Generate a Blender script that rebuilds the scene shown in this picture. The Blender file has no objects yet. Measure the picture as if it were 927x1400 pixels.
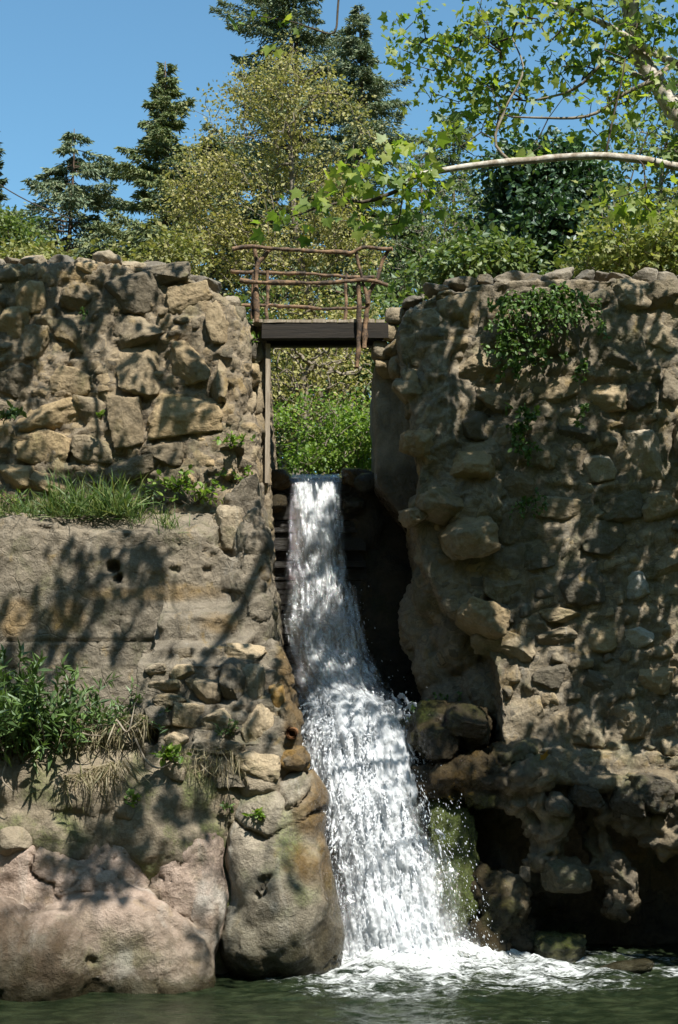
import bpy, bmesh, math, random
import numpy as np

random.seed(7)
RNG = np.random.default_rng(11)
SC = bpy.context.scene
COL = SC.collection
PI = math.pi

# ------------------------------------------------------------------ camera geometry
F = 1944.0
PITCH = math.atan(250.0 / F)
CZ = 3.2
CT, ST = math.cos(PITCH), math.sin(PITCH)


def W(px, py, Y):
    """world point at distance Y that appears at photo pixel (px, py)"""
    u = (px - 463.5) / F
    v = (700.0 - py) / F
    k = Y / (CT - v * ST)
    return np.array([u * k, Y, CZ + (ST + v * CT) * k])


def M(npx, py, Y):
    """metres covered by npx photo pixels at that place"""
    v = (700.0 - py) / F
    return npx * Y / (CT - v * ST) / F


# ------------------------------------------------------------------ noise
def _hash(ix, iy, iz, seed):
    h = (ix * 374761393 + iy * 668265263 + iz * 2147483647 + seed * 974634777) & 0xFFFFFFFF
    h = ((h ^ (h >> 13)) * 1274126177) & 0xFFFFFFFF
    h = ((h ^ (h >> 16)) * 2246822519) & 0xFFFFFFFF
    return (h ^ (h >> 15)) & 0xFFFFFFFF


def vnoise(P, seed=0):
    P = np.asarray(P, float)
    I = np.floor(P).astype(np.int64)
    f = P - I
    f = f * f * f * (f * (f * 6 - 15) + 10)
    out = np.zeros(len(P))
    for dx in (0, 1):
        wx = f[:, 0] if dx else 1 - f[:, 0]
        for dy in (0, 1):
            wy = f[:, 1] if dy else 1 - f[:, 1]
            for dz in (0, 1):
                wz = f[:, 2] if dz else 1 - f[:, 2]
                out += wx * wy * wz * (_hash(I[:, 0] + dx, I[:, 1] + dy, I[:, 2] + dz, seed) / 4294967295.0)
    return out * 2 - 1


def fbm(P, octs=4, seed=0, gain=0.5):
    P = np.asarray(P, float)
    a, s, o = 1.0, 0.0, np.zeros(len(P))
    for i in range(octs):
        o += a * vnoise(P * (2.03 ** i) + i * 17.3, seed + i)
        s += a
        a *= gain
    return o / s


def worley(P, seed=0):
    P = np.asarray(P, float)
    I = np.floor(P).astype(np.int64)
    f1 = np.full(len(P), 9.0)
    f2 = np.full(len(P), 9.0)
    cid = np.zeros(len(P))
    for dx in (-1, 0, 1):
        for dy in (-1, 0, 1):
            for dz in (-1, 0, 1):
                cx, cy, cz = I[:, 0] + dx, I[:, 1] + dy, I[:, 2] + dz
                h1 = _hash(cx, cy, cz, seed) / 4294967295.0
                h2 = _hash(cx, cy, cz, seed + 1) / 4294967295.0
                h3 = _hash(cx, cy, cz, seed + 2) / 4294967295.0
                d = np.sqrt((cx + h1 - P[:, 0]) ** 2 + (cy + h2 - P[:, 1]) ** 2 + (cz + h3 - P[:, 2]) ** 2)
                near = d < f1
                f2 = np.where(near, f1, np.minimum(f2, d))
                cid = np.where(near, h1 * 0.7 + h3 * 0.3, cid)
                f1 = np.where(near, d, f1)
    return f1, f2, cid


def sstep(a, b, x):
    t = np.clip((x - a) / (b - a), 0, 1)
    return t * t * (3 - 2 * t)


# ------------------------------------------------------------------ mesh collecting
class MB:
    def __init__(self):
        self.V, self.F, self.A, self.n = [], [], {}, 0

    def add(self, V, faces, **attrs):
        V = np.asarray(V, float).reshape(-1, 3)
        if not isinstance(faces, (list, tuple)):
            faces = [faces]
        for f in faces:
            f = np.asarray(f, np.int64)
            if f.size:
                self.F.append(f + self.n)
        for k in set(list(attrs) + list(self.A)):
            a = attrs.get(k, 0.0)
            a = np.full(len(V), float(a)) if np.isscalar(a) else np.asarray(a, float)
            self.A.setdefault(k, [np.zeros(self.n)] if self.n else []).append(a)
        self.V.append(V)
        self.n += len(V)

    def build(self, name, mat, parent=None, base=None, smooth=True):
        V = np.concatenate(self.V)
        if base is None and parent is None:
            lo, hi = V.min(0), V.max(0)
            base = np.array([(lo[0] + hi[0]) / 2, (lo[1] + hi[1]) / 2, lo[2]])
        if parent is not None:
            off = WORLD_BASE[parent.name]
        else:
            off = np.asarray(base, float)
        me = bpy.data.meshes.new(name)
        Vl = (V - off).astype(np.float32)
        me.vertices.add(len(Vl))
        me.vertices.foreach_set('co', Vl.ravel())
        loops = np.concatenate([f.ravel() for f in self.F])
        tot = np.concatenate([np.full(len(f), f.shape[1]) for f in self.F])
        start = np.concatenate([[0], np.cumsum(tot)[:-1]])
        me.loops.add(len(loops))
        me.loops.foreach_set('vertex_index', loops.astype(np.int32))
        me.polygons.add(len(tot))
        me.polygons.foreach_set('loop_start', start.astype(np.int32))
        me.polygons.foreach_set('loop_total', tot.astype(np.int32))
        me.polygons.foreach_set('use_smooth', np.full(len(tot), bool(smooth)))
        for k, a in self.A.items():
            at = me.attributes.new(k, 'FLOAT', 'POINT')
            at.data.foreach_set('value', np.concatenate(a).astype(np.float32))
        me.update(calc_edges=True)
        me.validate()
        if mat is not None:
            me.materials.append(mat)
        o = bpy.data.objects.new(name, me)
        COL.objects.link(o)
        if parent is not None:
            o.parent = parent
            WORLD_BASE[o.name] = off
        else:
            o.location = off
            WORLD_BASE[o.name] = off
        return o


WORLD_BASE = {}


def tag(o, label=None, cat=None, group=None, kind=None):
    if label:
        o['label'] = label
    if cat:
        o['category'] = cat
    if group:
        o['group'] = group
    if kind:
        o['kind'] = kind
    return o


def empty(name, loc, label, cat, group=None, kind=None):
    o = bpy.data.objects.new(name, None)
    COL.objects.link(o)
    o.location = loc
    o.empty_display_size = 0.2
    WORLD_BASE[o.name] = np.asarray(loc, float)
    return tag(o, label, cat, group, kind)


_ico = {}


def ico(n):
    if n not in _ico:
        bm = bmesh.new()
        bmesh.ops.create_icosphere(bm, subdivisions=n, radius=1.0)
        V = np.array([v.co[:] for v in bm.verts])
        Fc = np.array([[v.index for v in f.verts] for f in bm.faces])
        bm.free()
        _ico[n] = (V, Fc)
    return _ico[n]


def rotm(rx, ry, rz):
    cx, sx, cy, sy, cz, sz = math.cos(rx), math.sin(rx), math.cos(ry), math.sin(ry), math.cos(rz), math.sin(rz)
    return (np.array([[cz, -sz, 0], [sz, cz, 0], [0, 0, 1]]) @ np.array([[cy, 0, sy], [0, 1, 0], [-sy, 0, cy]])
            @ np.array([[1, 0, 0], [0, cx, -sx], [0, sx, cx]]))


def rock(c, r, seed, n=4, box=0.45, cuts=5, rough=0.06, rot=None):
    """one stone: rounded-box, chipped by planes, roughened"""
    g = np.random.default_rng(seed)
    V, Fc = ico(n)
    m = np.abs(V).max(1, keepdims=True)
    S = V * (1 - box) + (V / m) * box * 0.86
    S = S / np.abs(S).max()
    for _ in range(cuts):
        d = g.normal(size=3)
        d[1] -= 0.4
        d /= np.linalg.norm(d)
        h = g.uniform(0.62, 0.9)
        t = S @ d - h
        S = S - np.outer(np.where(t > 0, t * 0.92, 0), d)
    q = S * 1.3 + g.uniform(0, 50, 3)
    S = S * (1 + 0.15 * fbm(q, 3, seed % 97)[:, None] + rough * 1.5 * fbm(q * 3.4, 4, seed % 89, .6)[:, None])
    if rot is None:
        rot = rotm(g.uniform(-.25, .25), g.uniform(-.3, .3), g.uniform(-.3, .3))
    S = (S * np.asarray(r)) @ np.asarray(rot).T
    return S + np.asarray(c), Fc


def prism(poly, Yf, Yb, taper=0.0):
    """closed solid: an outline given at photo pixels for distance Yf, carried straight back to Yb"""
    A = np.array([W(x, y, Yf) for x, y in poly])
    B = A.copy()
    B[:, 1] = Yb
    if taper:
        c = A.mean(0)
        B[:, [0, 2]] = c[[0, 2]] + (B[:, [0, 2]] - c[[0, 2]]) * (1 + taper)
    n = len(A)
    return np.vstack([A, B]), n


def slab(x0, x1, yf, Yf, yb, Yb, ybot, inset=0., ins_l=0.):
    """a course whose top slopes from its front edge back up into the wall; the right front corner is cut back"""
    k = M(1, yf, Yf)
    top = [W(x0 + ins_l, yf, Yf), W(x1 - inset, yf, Yf), W(x1 - inset * .3, yf, Yf + inset * k * .35), W(x1, yf, Yf + inset * k)]
    A = np.array(top + [np.array([top[3][0], Yb, 0]), np.array([top[0][0], Yb, 0])])
    zf, zb = W(x0, yf, Yf)[2], W(x0, yb, Yb)[2]
    A[:, 2] = zf + (A[:, 1] - Yf) / (Yb - Yf) * (zb - zf)
    B = A.copy()
    B[:, 2] = W(x0, ybot, Yf)[2]
    return np.vstack([A, B]), len(A)


def ell(px, py, Y, rpx, rpy, rd, rot=(0, 0, 0)):
    V, Fc = ico(3)
    c = W(px, py, Y)
    S = V * np.array([M(rpx, py, Y), rd, M(rpy, py, Y)])
    return S @ rotm(*rot).T + c, Fc


def remesh(solids, voxel, smooth=2):
    """fuse solids into one continuous skin; returns verts, quads, normals"""
    bm = bmesh.new()
    for s in solids:
        if isinstance(s[1], (int, np.integer)):
            V, n = s
            vs = [bm.verts.new(v) for v in V]
            bm.faces.new(vs[:n])
            bm.faces.new(vs[n:][::-1])
            for i in range(n):
                j = (i + 1) % n
                bm.faces.new((vs[j], vs[i], vs[n + i], vs[n + j]))
        else:
            V, Fc = s
            vs = [bm.verts.new(v) for v in V]
            for f in Fc:
                bm.faces.new([vs[i] for i in f])
    bmesh.ops.recalc_face_normals(bm, faces=bm.faces)
    bmesh.ops.triangulate(bm, faces=[f for f in bm.faces if len(f.verts) > 4])
    me = bpy.data.meshes.new('tmp')
    bm.to_mesh(me)
    bm.free()
    o = bpy.data.objects.new('tmp', me)
    COL.objects.link(o)
    md = o.modifiers.new('r', 'REMESH')
    md.mode = 'VOXEL'
    md.voxel_size = voxel
    if smooth:
        sm = o.modifiers.new('s', 'SMOOTH')
        sm.factor = 0.5
        sm.iterations = smooth
    dg = bpy.context.evaluated_depsgraph_get()
    ev = o.evaluated_get(dg)
    m2 = ev.to_mesh()
    n = len(m2.vertices)
    V = np.empty(n * 3)
    m2.vertices.foreach_get('co', V)
    N = np.empty(n * 3)
    m2.vertices.foreach_get('normal', N)
    k = len(m2.polygons)
    L = np.empty(len(m2.loops), np.int32)
    m2.loops.foreach_get('vertex_index', L)
    tot = np.empty(k, np.int32)
    m2.polygons.foreach_get('loop_total', tot)
    st = np.empty(k, np.int32)
    m2.polygons.foreach_get('loop_start', st)
    faces = []
    for c in (3, 4):
        idx = st[tot == c]
        if len(idx):
            faces.append(L[idx[:, None] + np.arange(c)])
    ev.to_mesh_clear()
    bpy.data.objects.remove(o)
    bpy.data.meshes.remove(me)
    return V.reshape(-1, 3), faces, N.reshape(-1, 3)


def vnormals(V, faces):
    N = np.zeros_like(V)
    for f in faces:
        a, b, c = V[f[:, 0]], V[f[:, 1]], V[f[:, 2]]
        nn = np.cross(b - a, c - a)
        for i in range(f.shape[1]):
            np.add.at(N, f[:, i], nn)
    return N / (np.linalg.norm(N, axis=1, keepdims=True) + 1e-12)


# ------------------------------------------------------------------ materials
def new_mat(name):
    m = bpy.data.materials.new(name)
    m.use_nodes = True
    nt = m.node_tree
    nt.nodes.clear()
    return m, nt


class NT:
    def __init__(self, nt):
        self.nt = nt

    def n(self, t, **kw):
        nd = self.nt.nodes.new(t)
        for k, v in kw.items():
            if k.startswith('_'):
                nd.inputs[k[1:]].default_value = v
            else:
                setattr(nd, k, v)
        return nd

    def l(self, a, b):
        self.nt.links.new(a, b)

    def coord(self, scale=(1, 1, 1)):
        c = self.n('ShaderNodeTexCoord')
        m = self.n('ShaderNodeMapping')
        m.inputs['Scale'].default_value = scale
        self.l(c.outputs['Object'], m.inputs['Vector'])
        return m.outputs['Vector']

    def noise(self, vec, scale, detail=4, rough=0.55, dist=0.0):
        t = self.n('ShaderNodeTexNoise')
        t.inputs['Scale'].default_value = scale
        t.inputs['Detail'].default_value = detail
        t.inputs['Roughness'].default_value = rough
        t.inputs['Distortion'].default_value = dist
        self.l(vec, t.inputs['Vector'])
        return t.outputs['Fac']

    def ramp(self, fac, a, b, ca=0.0, cb=1.0):
        r = self.n('ShaderNodeMapRange')
        r.interpolation_type = 'SMOOTHSTEP'
        r.inputs['From Min'].default_value = a
        r.inputs['From Max'].default_value = b
        r.inputs['To Min'].default_value = ca
        r.inputs['To Max'].default_value = cb
        self.l(fac, r.inputs['Value'])
        return r.outputs['Result']

    def mix(self, fac, a, b, mode='MIX'):
        m = self.n('ShaderNodeMix')
        m.data_type = 'RGBA'
        m.blend_type = mode
        for inp, v in ((m.inputs[0], fac), (m.inputs[6], a), (m.inputs[7], b)):
            if isinstance(v, (int, float)):
                inp.default_value = v
            elif isinstance(v, tuple):
                inp.default_value = v if len(v) == 4 else v + (1,)
            else:
                self.l(v, inp)
        return m.outputs[2]

    def math(self, op, a, b=0.0, c=None):
        m = self.n('ShaderNodeMath', operation=op)
        for i, v in enumerate((a, b, c)):
            if v is None:
                continue
            if isinstance(v, (int, float)):
                m.inputs[i].default_value = v
            else:
                self.l(v, m.inputs[i])
        return m.outputs[0]

    def attr(self, name):
        a = self.n('ShaderNodeAttribute')
        a.attribute_name = name
        return a.outputs['Fac']

    def posz(self):
        g = self.n('ShaderNodeNewGeometry')
        s = self.n('ShaderNodeSeparateXYZ')
        self.l(g.outputs['Position'], s.inputs[0])
        return s.outputs


def rock_mat(name, ca, cb, dark=(.05, .042, .03), ochre=.0, white=0., black=.35, moss=0., rough=.92, bump=.7,
             wet=0., water_line=0., mortar=(.30, .25, .18), crack=0., cscale=1.2):
    m, nt = new_mat(name)
    T = NT(nt)
    out = T.n('ShaderNodeOutputMaterial')
    b = T.n('ShaderNodeBsdfPrincipled')
    T.l(b.outputs[0], out.inputs[0])
    v = T.coord()
    big = T.noise(v, 0.9, 5, .6, .4)
    mid = T.noise(v, 5.0, 6, .62, .3)
    fine = T.noise(v, 38.0, 8, .7)
    tint = T.attr('tint')
    mor = T.attr('mortar')
    col = T.mix(T.ramp(mid, .3, .7), ca, cb)
    # each stone its own hue and value
    col = T.mix(T.ramp(tint, 0., 1., 0., .75), col, tuple(min(1, x * y) for x, y in zip(cb, (1.25, 1.12, .9))))
    col = T.mix(T.math('MULTIPLY', T.ramp(T.math('FRACT', T.math('MULTIPLY', tint, 7.3)), .35, 1.), .85), col, (.085, .078, .062))
    col = T.mix(mor, col, T.mix(T.ramp(mid, .35, .7), tuple(x * .72 for x in mortar), mortar))
    if ochre:
        oc = T.noise(v, 2.3, 6, .65, .5)
        col = T.mix(T.math('MULTIPLY', T.ramp(oc, .56, .70), ochre), col, (.30, .19, .035))
    if white:
        wv = T.coord((1.6, 1.6, .28))
        wn = T.noise(wv, 2.0, 7, .65, .6)
        col = T.mix(T.math('MULTIPLY', T.ramp(wn, .58, .74), white), col, (.55, .53, .47))
    if black:
        bv = T.coord((1.3, 1.3, .5))
        bn = T.noise(bv, 1.7, 8, .68, .8)
        col = T.mix(T.math('MULTIPLY', T.ramp(bn, .48, .72), black), col, dark)
    if moss:
        mn = T.noise(v, 1.8, 7, .65, .4)
        col = T.mix(T.math('MULTIPLY', T.ramp(mn, .5, .66), moss), col, T.mix(T.ramp(fine, .35, .65), (.035, .05, .012), (.10, .13, .02)))
    mo = T.attr('moss')
    col = T.mix(mo, col, T.mix(T.ramp(fine, .35, .65), (.04, .07, .01), (.13, .20, .02)))
    col = T.mix(T.math('MULTIPLY', T.attr('lime'), T.ramp(mid, .3, .55, .35, 1.)), col, (.56, .55, .50))
    oa = T.attr('ochre')
    col = T.mix(T.math('MULTIPLY', oa, T.ramp(mid, .3, .6, .4, 1.)), col, (.30, .17, .03))
    speck = T.ramp(fine, .3, .72, .62, 1.28)
    col = T.mix(1.0, col, T.mix(speck, (0, 0, 0), (1, 1, 1)), 'MULTIPLY') if False else T.mix(T.ramp(fine, .35, .6, .45, 0.), col, T.mix(.5, col, dark))
    col = T.mix(T.ramp(T.noise(v, 90., 4, .7), .55, .75, 0., .35), col, tuple(min(1, x * 1.5) for x in cb))
    rg = T.ramp(mid, .3, .7, rough - .1, rough)
    if water_line:
        z = T.posz()[2]
        zz = T.math('ADD', z, T.math('MULTIPLY', T.math('SUBTRACT', big, .5), 1.1))
        wetf = T.math('MAXIMUM', T.math('MULTIPLY', T.ramp(zz, .05, water_line, 1., 0.), .75), T.ramp(T.math('ADD', z, T.math('MULTIPLY', T.math('SUBTRACT', mid, .5), .25)), .10, .26, 1., 0.))
        col = T.mix(T.math('MULTIPLY', wetf, .85), col, T.mix(T.ramp(mid, .35, .65), (.05, .045, .02), (.13, .125, .08)))
        rg = T.math('SUBTRACT', rg, T.math('MULTIPLY', wetf, .35))
    ck = None
    if crack:
        nz = T.n('ShaderNodeTexNoise')
        nz.inputs['Scale'].default_value = 1.6
        nz.inputs['Detail'].default_value = 3
        T.l(v, nz.inputs['Vector'])
        va = T.n('ShaderNodeVectorMath', operation='MULTIPLY_ADD')
        T.l(nz.outputs['Color'], va.inputs[0])
        va.inputs[1].default_value = (.42, .42, .42)
        T.l(T.coord((.75, .75, 1.25)), va.inputs[2])
        vd = T.n('ShaderNodeTexVoronoi')
        vd.feature = 'DISTANCE_TO_EDGE'
        vd.inputs['Scale'].default_value = cscale
        T.l(va.outputs[0], vd.inputs['Vector'])
        ck = T.math('MULTIPLY', T.ramp(vd.outputs['Distance'], .0, .014, 1., 0.), T.ramp(mid, .44, .56))
        col = T.mix(T.math('MULTIPLY', ck, crack), col, (.03, .026, .02))
    wa = T.attr('wet')  # wetness; also carries the shade painted on channel concrete and pink boulder
    col = T.mix(wa, col, T.mix(1., col, (.30, .28, .24), 'MULTIPLY'))
    rg = T.math('SUBTRACT', rg, T.math('MULTIPLY', wa, .62))
    T.l(col, b.inputs['Base Color'])
    T.l(rg, b.inputs['Roughness'])
    b.inputs['Specular IOR Level'].default_value = .35
    vor = T.n('ShaderNodeTexVoronoi')
    vor.inputs['Scale'].default_value = 17
    T.l(v, vor.inputs['Vector'])
    h = T.math('ADD', T.math('MULTIPLY', mid, .9), T.math('MULTIPLY', fine, .45))
    h = T.math('ADD', h, T.math('MULTIPLY', vor.outputs['Distance'], .22))
    h = T.math('ADD', h, T.math('MULTIPLY', T.noise(v, 85., 4, .7), .25))
    if ck is not None:
        h = T.math('SUBTRACT', h, T.math('MULTIPLY', ck, .9 * crack))
    bp = T.n('ShaderNodeBump')
    bp.inputs['Strength'].default_value = bump
    bp.inputs['Distance'].default_value = .06
    T.l(h, bp.inputs['Height'])
    T.l(bp.outputs[0], b.inputs['Normal'])
    return m


def leaf_mat(name, cols, transl=.45, gloss=.06, rough=.4):
    gloss, rough = gloss * .5, .55
    m, nt = new_mat(name)
    T = NT(nt)
    out = T.n('ShaderNodeOutputMaterial')
    r = T.n('ShaderNodeValToRGB')
    while len(r.color_ramp.elements) < len(cols):
        r.color_ramp.elements.new(.5)
    for i, c in enumerate(cols):
        e = r.color_ramp.elements[i]
        e.position = i / (len(cols) - 1)
        e.color = c + (1,)
    T.l(T.attr('tint'), r.inputs[0])
    c = r.outputs[0]
    d = T.n('ShaderNodeBsdfDiffuse')
    T.l(c, d.inputs[0])
    t = T.n('ShaderNodeBsdfTranslucent')
    T.l(T.mix(.6, c, T.mix(1., c, (1.5, 1.6, .55), 'MULTIPLY')), t.inputs[0])
    g = T.n('ShaderNodeBsdfGlossy')
    g.inputs['Roughness'].default_value = rough
    g.inputs['Color'].default_value = (.9, .95, 1, 1)
    m1 = T.n('ShaderNodeMixShader')
    m1.inputs[0].default_value = transl
    T.l(d.outputs[0], m1.inputs[1])
    T.l(t.outputs[0], m1.inputs[2])
    m2 = T.n('ShaderNodeMixShader')
    m2.inputs[0].default_value = gloss
    T.l(m1.outputs[0], m2.inputs[1])
    T.l(g.outputs[0], m2.inputs[2])
    T.l(m2.outputs[0], out.inputs[0])
    return m


def bark_mat(name, ca, cb, scale=(1, 1, 1), ns=6., bump=.6, rough=.85):
    m, nt = new_mat(name)
    T = NT(nt)
    out = T.n('ShaderNodeOutputMaterial')
    b = T.n('ShaderNodeBsdfPrincipled')
    T.l(b.outputs[0], out.inputs[0])
    v = T.coord(scale)
    a = T.noise(v, ns, 6, .65, .6)
    f = T.noise(v, ns * 7, 5, .7)
    col = T.mix(T.ramp(a, .38, .62), ca, cb)
    col = T.mix(T.ramp(f, .4, .7, .5, 0), col, T.mix(.6, col, (.02, .015, .01)))
    T.l(col, b.inputs['Base Color'])
    b.inputs['Roughness'].default_value = rough
    b.inputs['Specular IOR Level'].default_value = .3
    bp = T.n('ShaderNodeBump')
    bp.inputs['Strength'].default_value = bump
    bp.inputs['Distance'].default_value = .02
    T.l(T.math('ADD', a, T.math('MULTIPLY', f, .5)), bp.inputs['Height'])
    T.l(bp.outputs[0], b.inputs['Normal'])
    return m


MR_LEFT = rock_mat('rubble_tan', (.20, .155, .095), (.36, .29, .19), ochre=.4, black=.6, moss=.3, mortar=(.30, .245, .175), bump=.9)
MR_RIGHT = rock_mat('rubble_brown', (.175, .145, .10), (.33, .28, .20), ochre=.5, white=.4, black=.55, moss=.3, mortar=(.30, .255, .19), bump=.9)
MR_PLASTER = rock_mat('old_plaster', (.25, .21, .15), (.41, .35, .26), ochre=.5, black=.95, white=.4, moss=.3, bump=1., crack=.2, cscale=1.2)
MR_PINK = rock_mat('pink_boulder', (.34, .25, .19), (.55, .42, .34), black=.7, ochre=.25, white=.5, moss=.3, bump=1., crack=0., water_line=1.25, rough=.8)
MR_GREY = rock_mat('grey_boulder', (.27, .23, .17), (.44, .38, .29), black=.55, ochre=.4, white=.5, moss=.45, bump=1., crack=0., water_line=1.7, rough=.8)
MR_BANK = rock_mat('bank_earth', (.20, .16, .10), (.36, .30, .21), black=.5, moss=.6, ochre=.2, bump=.9)
MR_BASE = rock_mat('wet_conglomerate', (.12, .09, .055), (.26, .21, .13), black=.6, ochre=.5, moss=.45, rough=.55, bump=1., water_line=.6)
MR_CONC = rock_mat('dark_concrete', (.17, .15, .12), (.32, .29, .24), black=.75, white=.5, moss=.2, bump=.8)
MR_COPE = rock_mat('coping_grey', (.15, .13, .105), (.27, .24, .19), black=.55, ochre=.25, white=.15)

BARK_SYC = bark_mat('sycamore_bark', (.58, .54, .46), (.26, .21, .15), (1, 1, 1), 6., .3)
BARK_TWIG = bark_mat('twig_bark', (.10, .08, .055), (.055, .042, .03), (1, 1, 1), 9., .4)
BARK_PALE = bark_mat('pale_twig_bark', (.30, .26, .20), (.16, .13, .09), (1, 1, 1), 6., .3)
BARK_DARK = bark_mat('conifer_bark', (.09, .06, .04), (.16, .11, .07), (3, 3, .5), 4.)
WOOD_LOG = bark_mat('manzanita_log', (.27, .165, .09), (.055, .04, .03), (1, 1, 1), 7., 1., .8)
WOOD_CUT = bark_mat('cut_wood', (.42, .20, .08), (.30, .14, .06), (1, 1, 1), 14., .4, .8)
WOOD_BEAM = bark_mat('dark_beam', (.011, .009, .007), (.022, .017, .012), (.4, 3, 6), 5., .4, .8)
WOOD_GREY = bark_mat('grey_plank', (.40, .34, .26), (.26, .21, .15), (6, 6, .5), 4., .4, .8)
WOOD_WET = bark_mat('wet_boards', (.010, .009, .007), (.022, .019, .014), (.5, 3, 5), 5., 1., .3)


# ------------------------------------------------------------------ tubes, trees, leaves
def ring_frame(D):
    ref = np.tile(np.array([.31, .52, .80]), (len(D), 1))
    bad = np.abs((D * ref).sum(1)) > .93
    ref[bad] = (.8, -.5, .2)
    a = np.cross(D, ref)
    a /= np.linalg.norm(a, axis=1, keepdims=True) + 1e-9
    return a, np.cross(D, a)


def edge_tubes(A, B, ra, rb, DA=None, k=5):
    """separate frusta A->B joined visually at shared nodes"""
    D = B - A
    D = D / (np.linalg.norm(D, axis=1, keepdims=True) + 1e-9)
    DA = D if DA is None else DA
    n = len(A)
    th = np.arange(k) * 2 * PI / k
    a1, b1 = ring_frame(DA)
    a2, b2 = ring_frame(D)
    R1 = A[:, None] + (a1[:, None] * np.cos(th)[None, :, None] + b1[:, None] * np.sin(th)[None, :, None]) * ra[:, None, None]
    R2 = B[:, None] + (a2[:, None] * np.cos(th)[None, :, None] + b2[:, None] * np.sin(th)[None, :, None]) * rb[:, None, None]
    V = np.concatenate([R1, R2], 1).reshape(-1, 3)
    i = np.arange(k)
    q = np.stack([i, (i + 1) % k, (i + 1) % k + k, i + k], 1)
    Fc = (q[None] + (np.arange(n) * 2 * k)[:, None, None]).reshape(-1, 4)
    return V, Fc


def tube(pts, rad, k=8, wob=0.0, seed=0, cap=True):
    """one continuous tube through pts (n,3) with radii rad"""
    P = np.asarray(pts, float)
    n = len(P)
    rad = np.full(n, rad) if np.isscalar(rad) else np.asarray(rad, float)
    D = np.gradient(P, axis=0)
    D /= np.linalg.norm(D, axis=1, keepdims=True) + 1e-9
    a, b = ring_frame(D)
    th = np.arange(k) * 2 * PI / k
    R = P[:, None] + (a[:, None] * np.cos(th)[None, :, None] + b[:, None] * np.sin(th)[None, :, None]) * rad[:, None, None]
    V = R.reshape(-1, 3)
    if wob:
        c = np.repeat(P, k, 0)
        V = c + (V - c) * (1 + wob * fbm(V * 9 + seed, 3, seed)[:, None])
    i = np.arange(k)
    q = np.stack([i, (i + 1) % k, (i + 1) % k + k, i + k], 1)
    Fc = (q[None] + (np.arange(n - 1) * k)[:, None, None]).reshape(-1, 4)
    fs = [Fc]
    if cap:
        V = np.vstack([V, P[0], P[-1]])
        f0 = np.stack([(i + 1) % k, i, np.full(k, n * k)], 1)
        f1 = np.stack([i + (n - 1) * k, (i + 1) % k + (n - 1) * k, np.full(k, n * k + 1)], 1)
        fs.append(np.vstack([f0, f1]))
    return V, fs


def resample(P, step):
    P = np.asarray(P, float)
    d = np.linalg.norm(np.diff(P, axis=0), axis=1)
    s = np.concatenate([[0], np.cumsum(d)])
    n = max(2, int(s[-1] / step) + 1)
    t = np.linspace(0, s[-1], n)
    return np.stack([np.interp(t, s, P[:, i]) for i in range(3)], 1)


def smooth_line(P, n=40):
    """Catmull-Rom through the given points"""
    P = np.asarray(P, float)
    Q = np.vstack([2 * P[0] - P[1], P, 2 * P[-1] - P[-2]])
    out = []
    m = max(2, n // (len(P) - 1))
    for i in range(len(P) - 1):
        p0, p1, p2, p3 = Q[i:i + 4]
        for t in np.linspace(0, 1, m, endpoint=False):
            out.append(.5 * ((2 * p1) + (-p0 + p2) * t + (2 * p0 - 5 * p1 + 4 * p2 - p3) * t * t + (-p0 + 3 * p1 - 3 * p2 + p3) * t ** 3))
    out.append(P[-1])
    return np.array(out)


def skeleton(lines, tips, step=.35, seed=0, jit=.10, up=.6, r0=.006, expo=2.3, sag=0.):
    """branches: tips are attached one by one to the nearest place of what already grew"""
    g = np.random.default_rng(seed)
    nodes, par = [], []
    base_n = 0
    for li, L in enumerate(lines):
        R = resample(L, step)
        st = len(nodes)
        for i, p in enumerate(R):
            if i == 0:
                if st:
                    d = np.linalg.norm(np.array(nodes) - p, axis=1)
                    par.append(int(d.argmin()))
                else:
                    par.append(-1)
            else:
                par.append(len(nodes) - 1)
            nodes.append(p)
    base_n = len(nodes)
    cap = base_n + int(len(tips) * 40) + 10
    N = np.zeros((cap, 3))
    N[:base_n] = nodes
    cnt = base_n
    tips = np.asarray(tips)
    order = np.argsort([np.linalg.norm(N[:base_n] - t, axis=1).min() for t in tips])
    for k in order:
        t = tips[k]
        d = np.linalg.norm(N[:cnt] - t, axis=1) + up * np.maximum(0, N[:cnt, 2] - t[2] + .15)
        j = int(d.argmin())
        a = N[j].copy()
        L = np.linalg.norm(t - a)
        n = max(1, int(math.ceil(L / step)))
        off = g.normal(size=3) * jit * L
        prev = j
        for i in range(1, n + 1):
            if cnt >= cap:
                break
            u = i / n
            p = a + (t - a) * u + off * math.sin(PI * u) + g.normal(size=3) * jit * .35 * step * (u < 1)
            p[2] += sag * L * math.sin(PI * u)
            N[cnt] = p
            par.append(prev)
            prev = cnt
            cnt += 1
    N = N[:cnt]
    par = np.array(par)
    area = np.zeros(cnt)
    has = np.zeros(cnt, bool)
    has[par[par >= 0]] = True
    area[~has] = r0 ** expo
    for i in range(cnt - 1, 0, -1):
        if par[i] >= 0:
            area[par[i]] += area[i]
    r = area ** (1 / expo)
    return N, par, r, base_n


def branch_mesh(N, par, r, k=5, rmin=0., rmax=9., sel=None):
    i = np.where(par >= 0)[0]
    if sel is not None:
        i = i[sel[i]]
    i = i[(r[i] >= rmin) & (r[i] <= rmax)]
    p = par[i]
    D = N[i] - N[p]
    D /= np.linalg.norm(D, axis=1, keepdims=True) + 1e-9
    Dn = np.zeros_like(N)
    Dn[i] = D
    DA = Dn[p]
    z = np.linalg.norm(DA, axis=1) < .5
    DA[z] = D[z]
    flip = (DA * D).sum(1) < .55
    DA[flip] = D[flip]
    return edge_tubes(N[p], N[i], np.minimum(r[p], r[i] * 1.25), r[i], DA, k)


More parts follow.
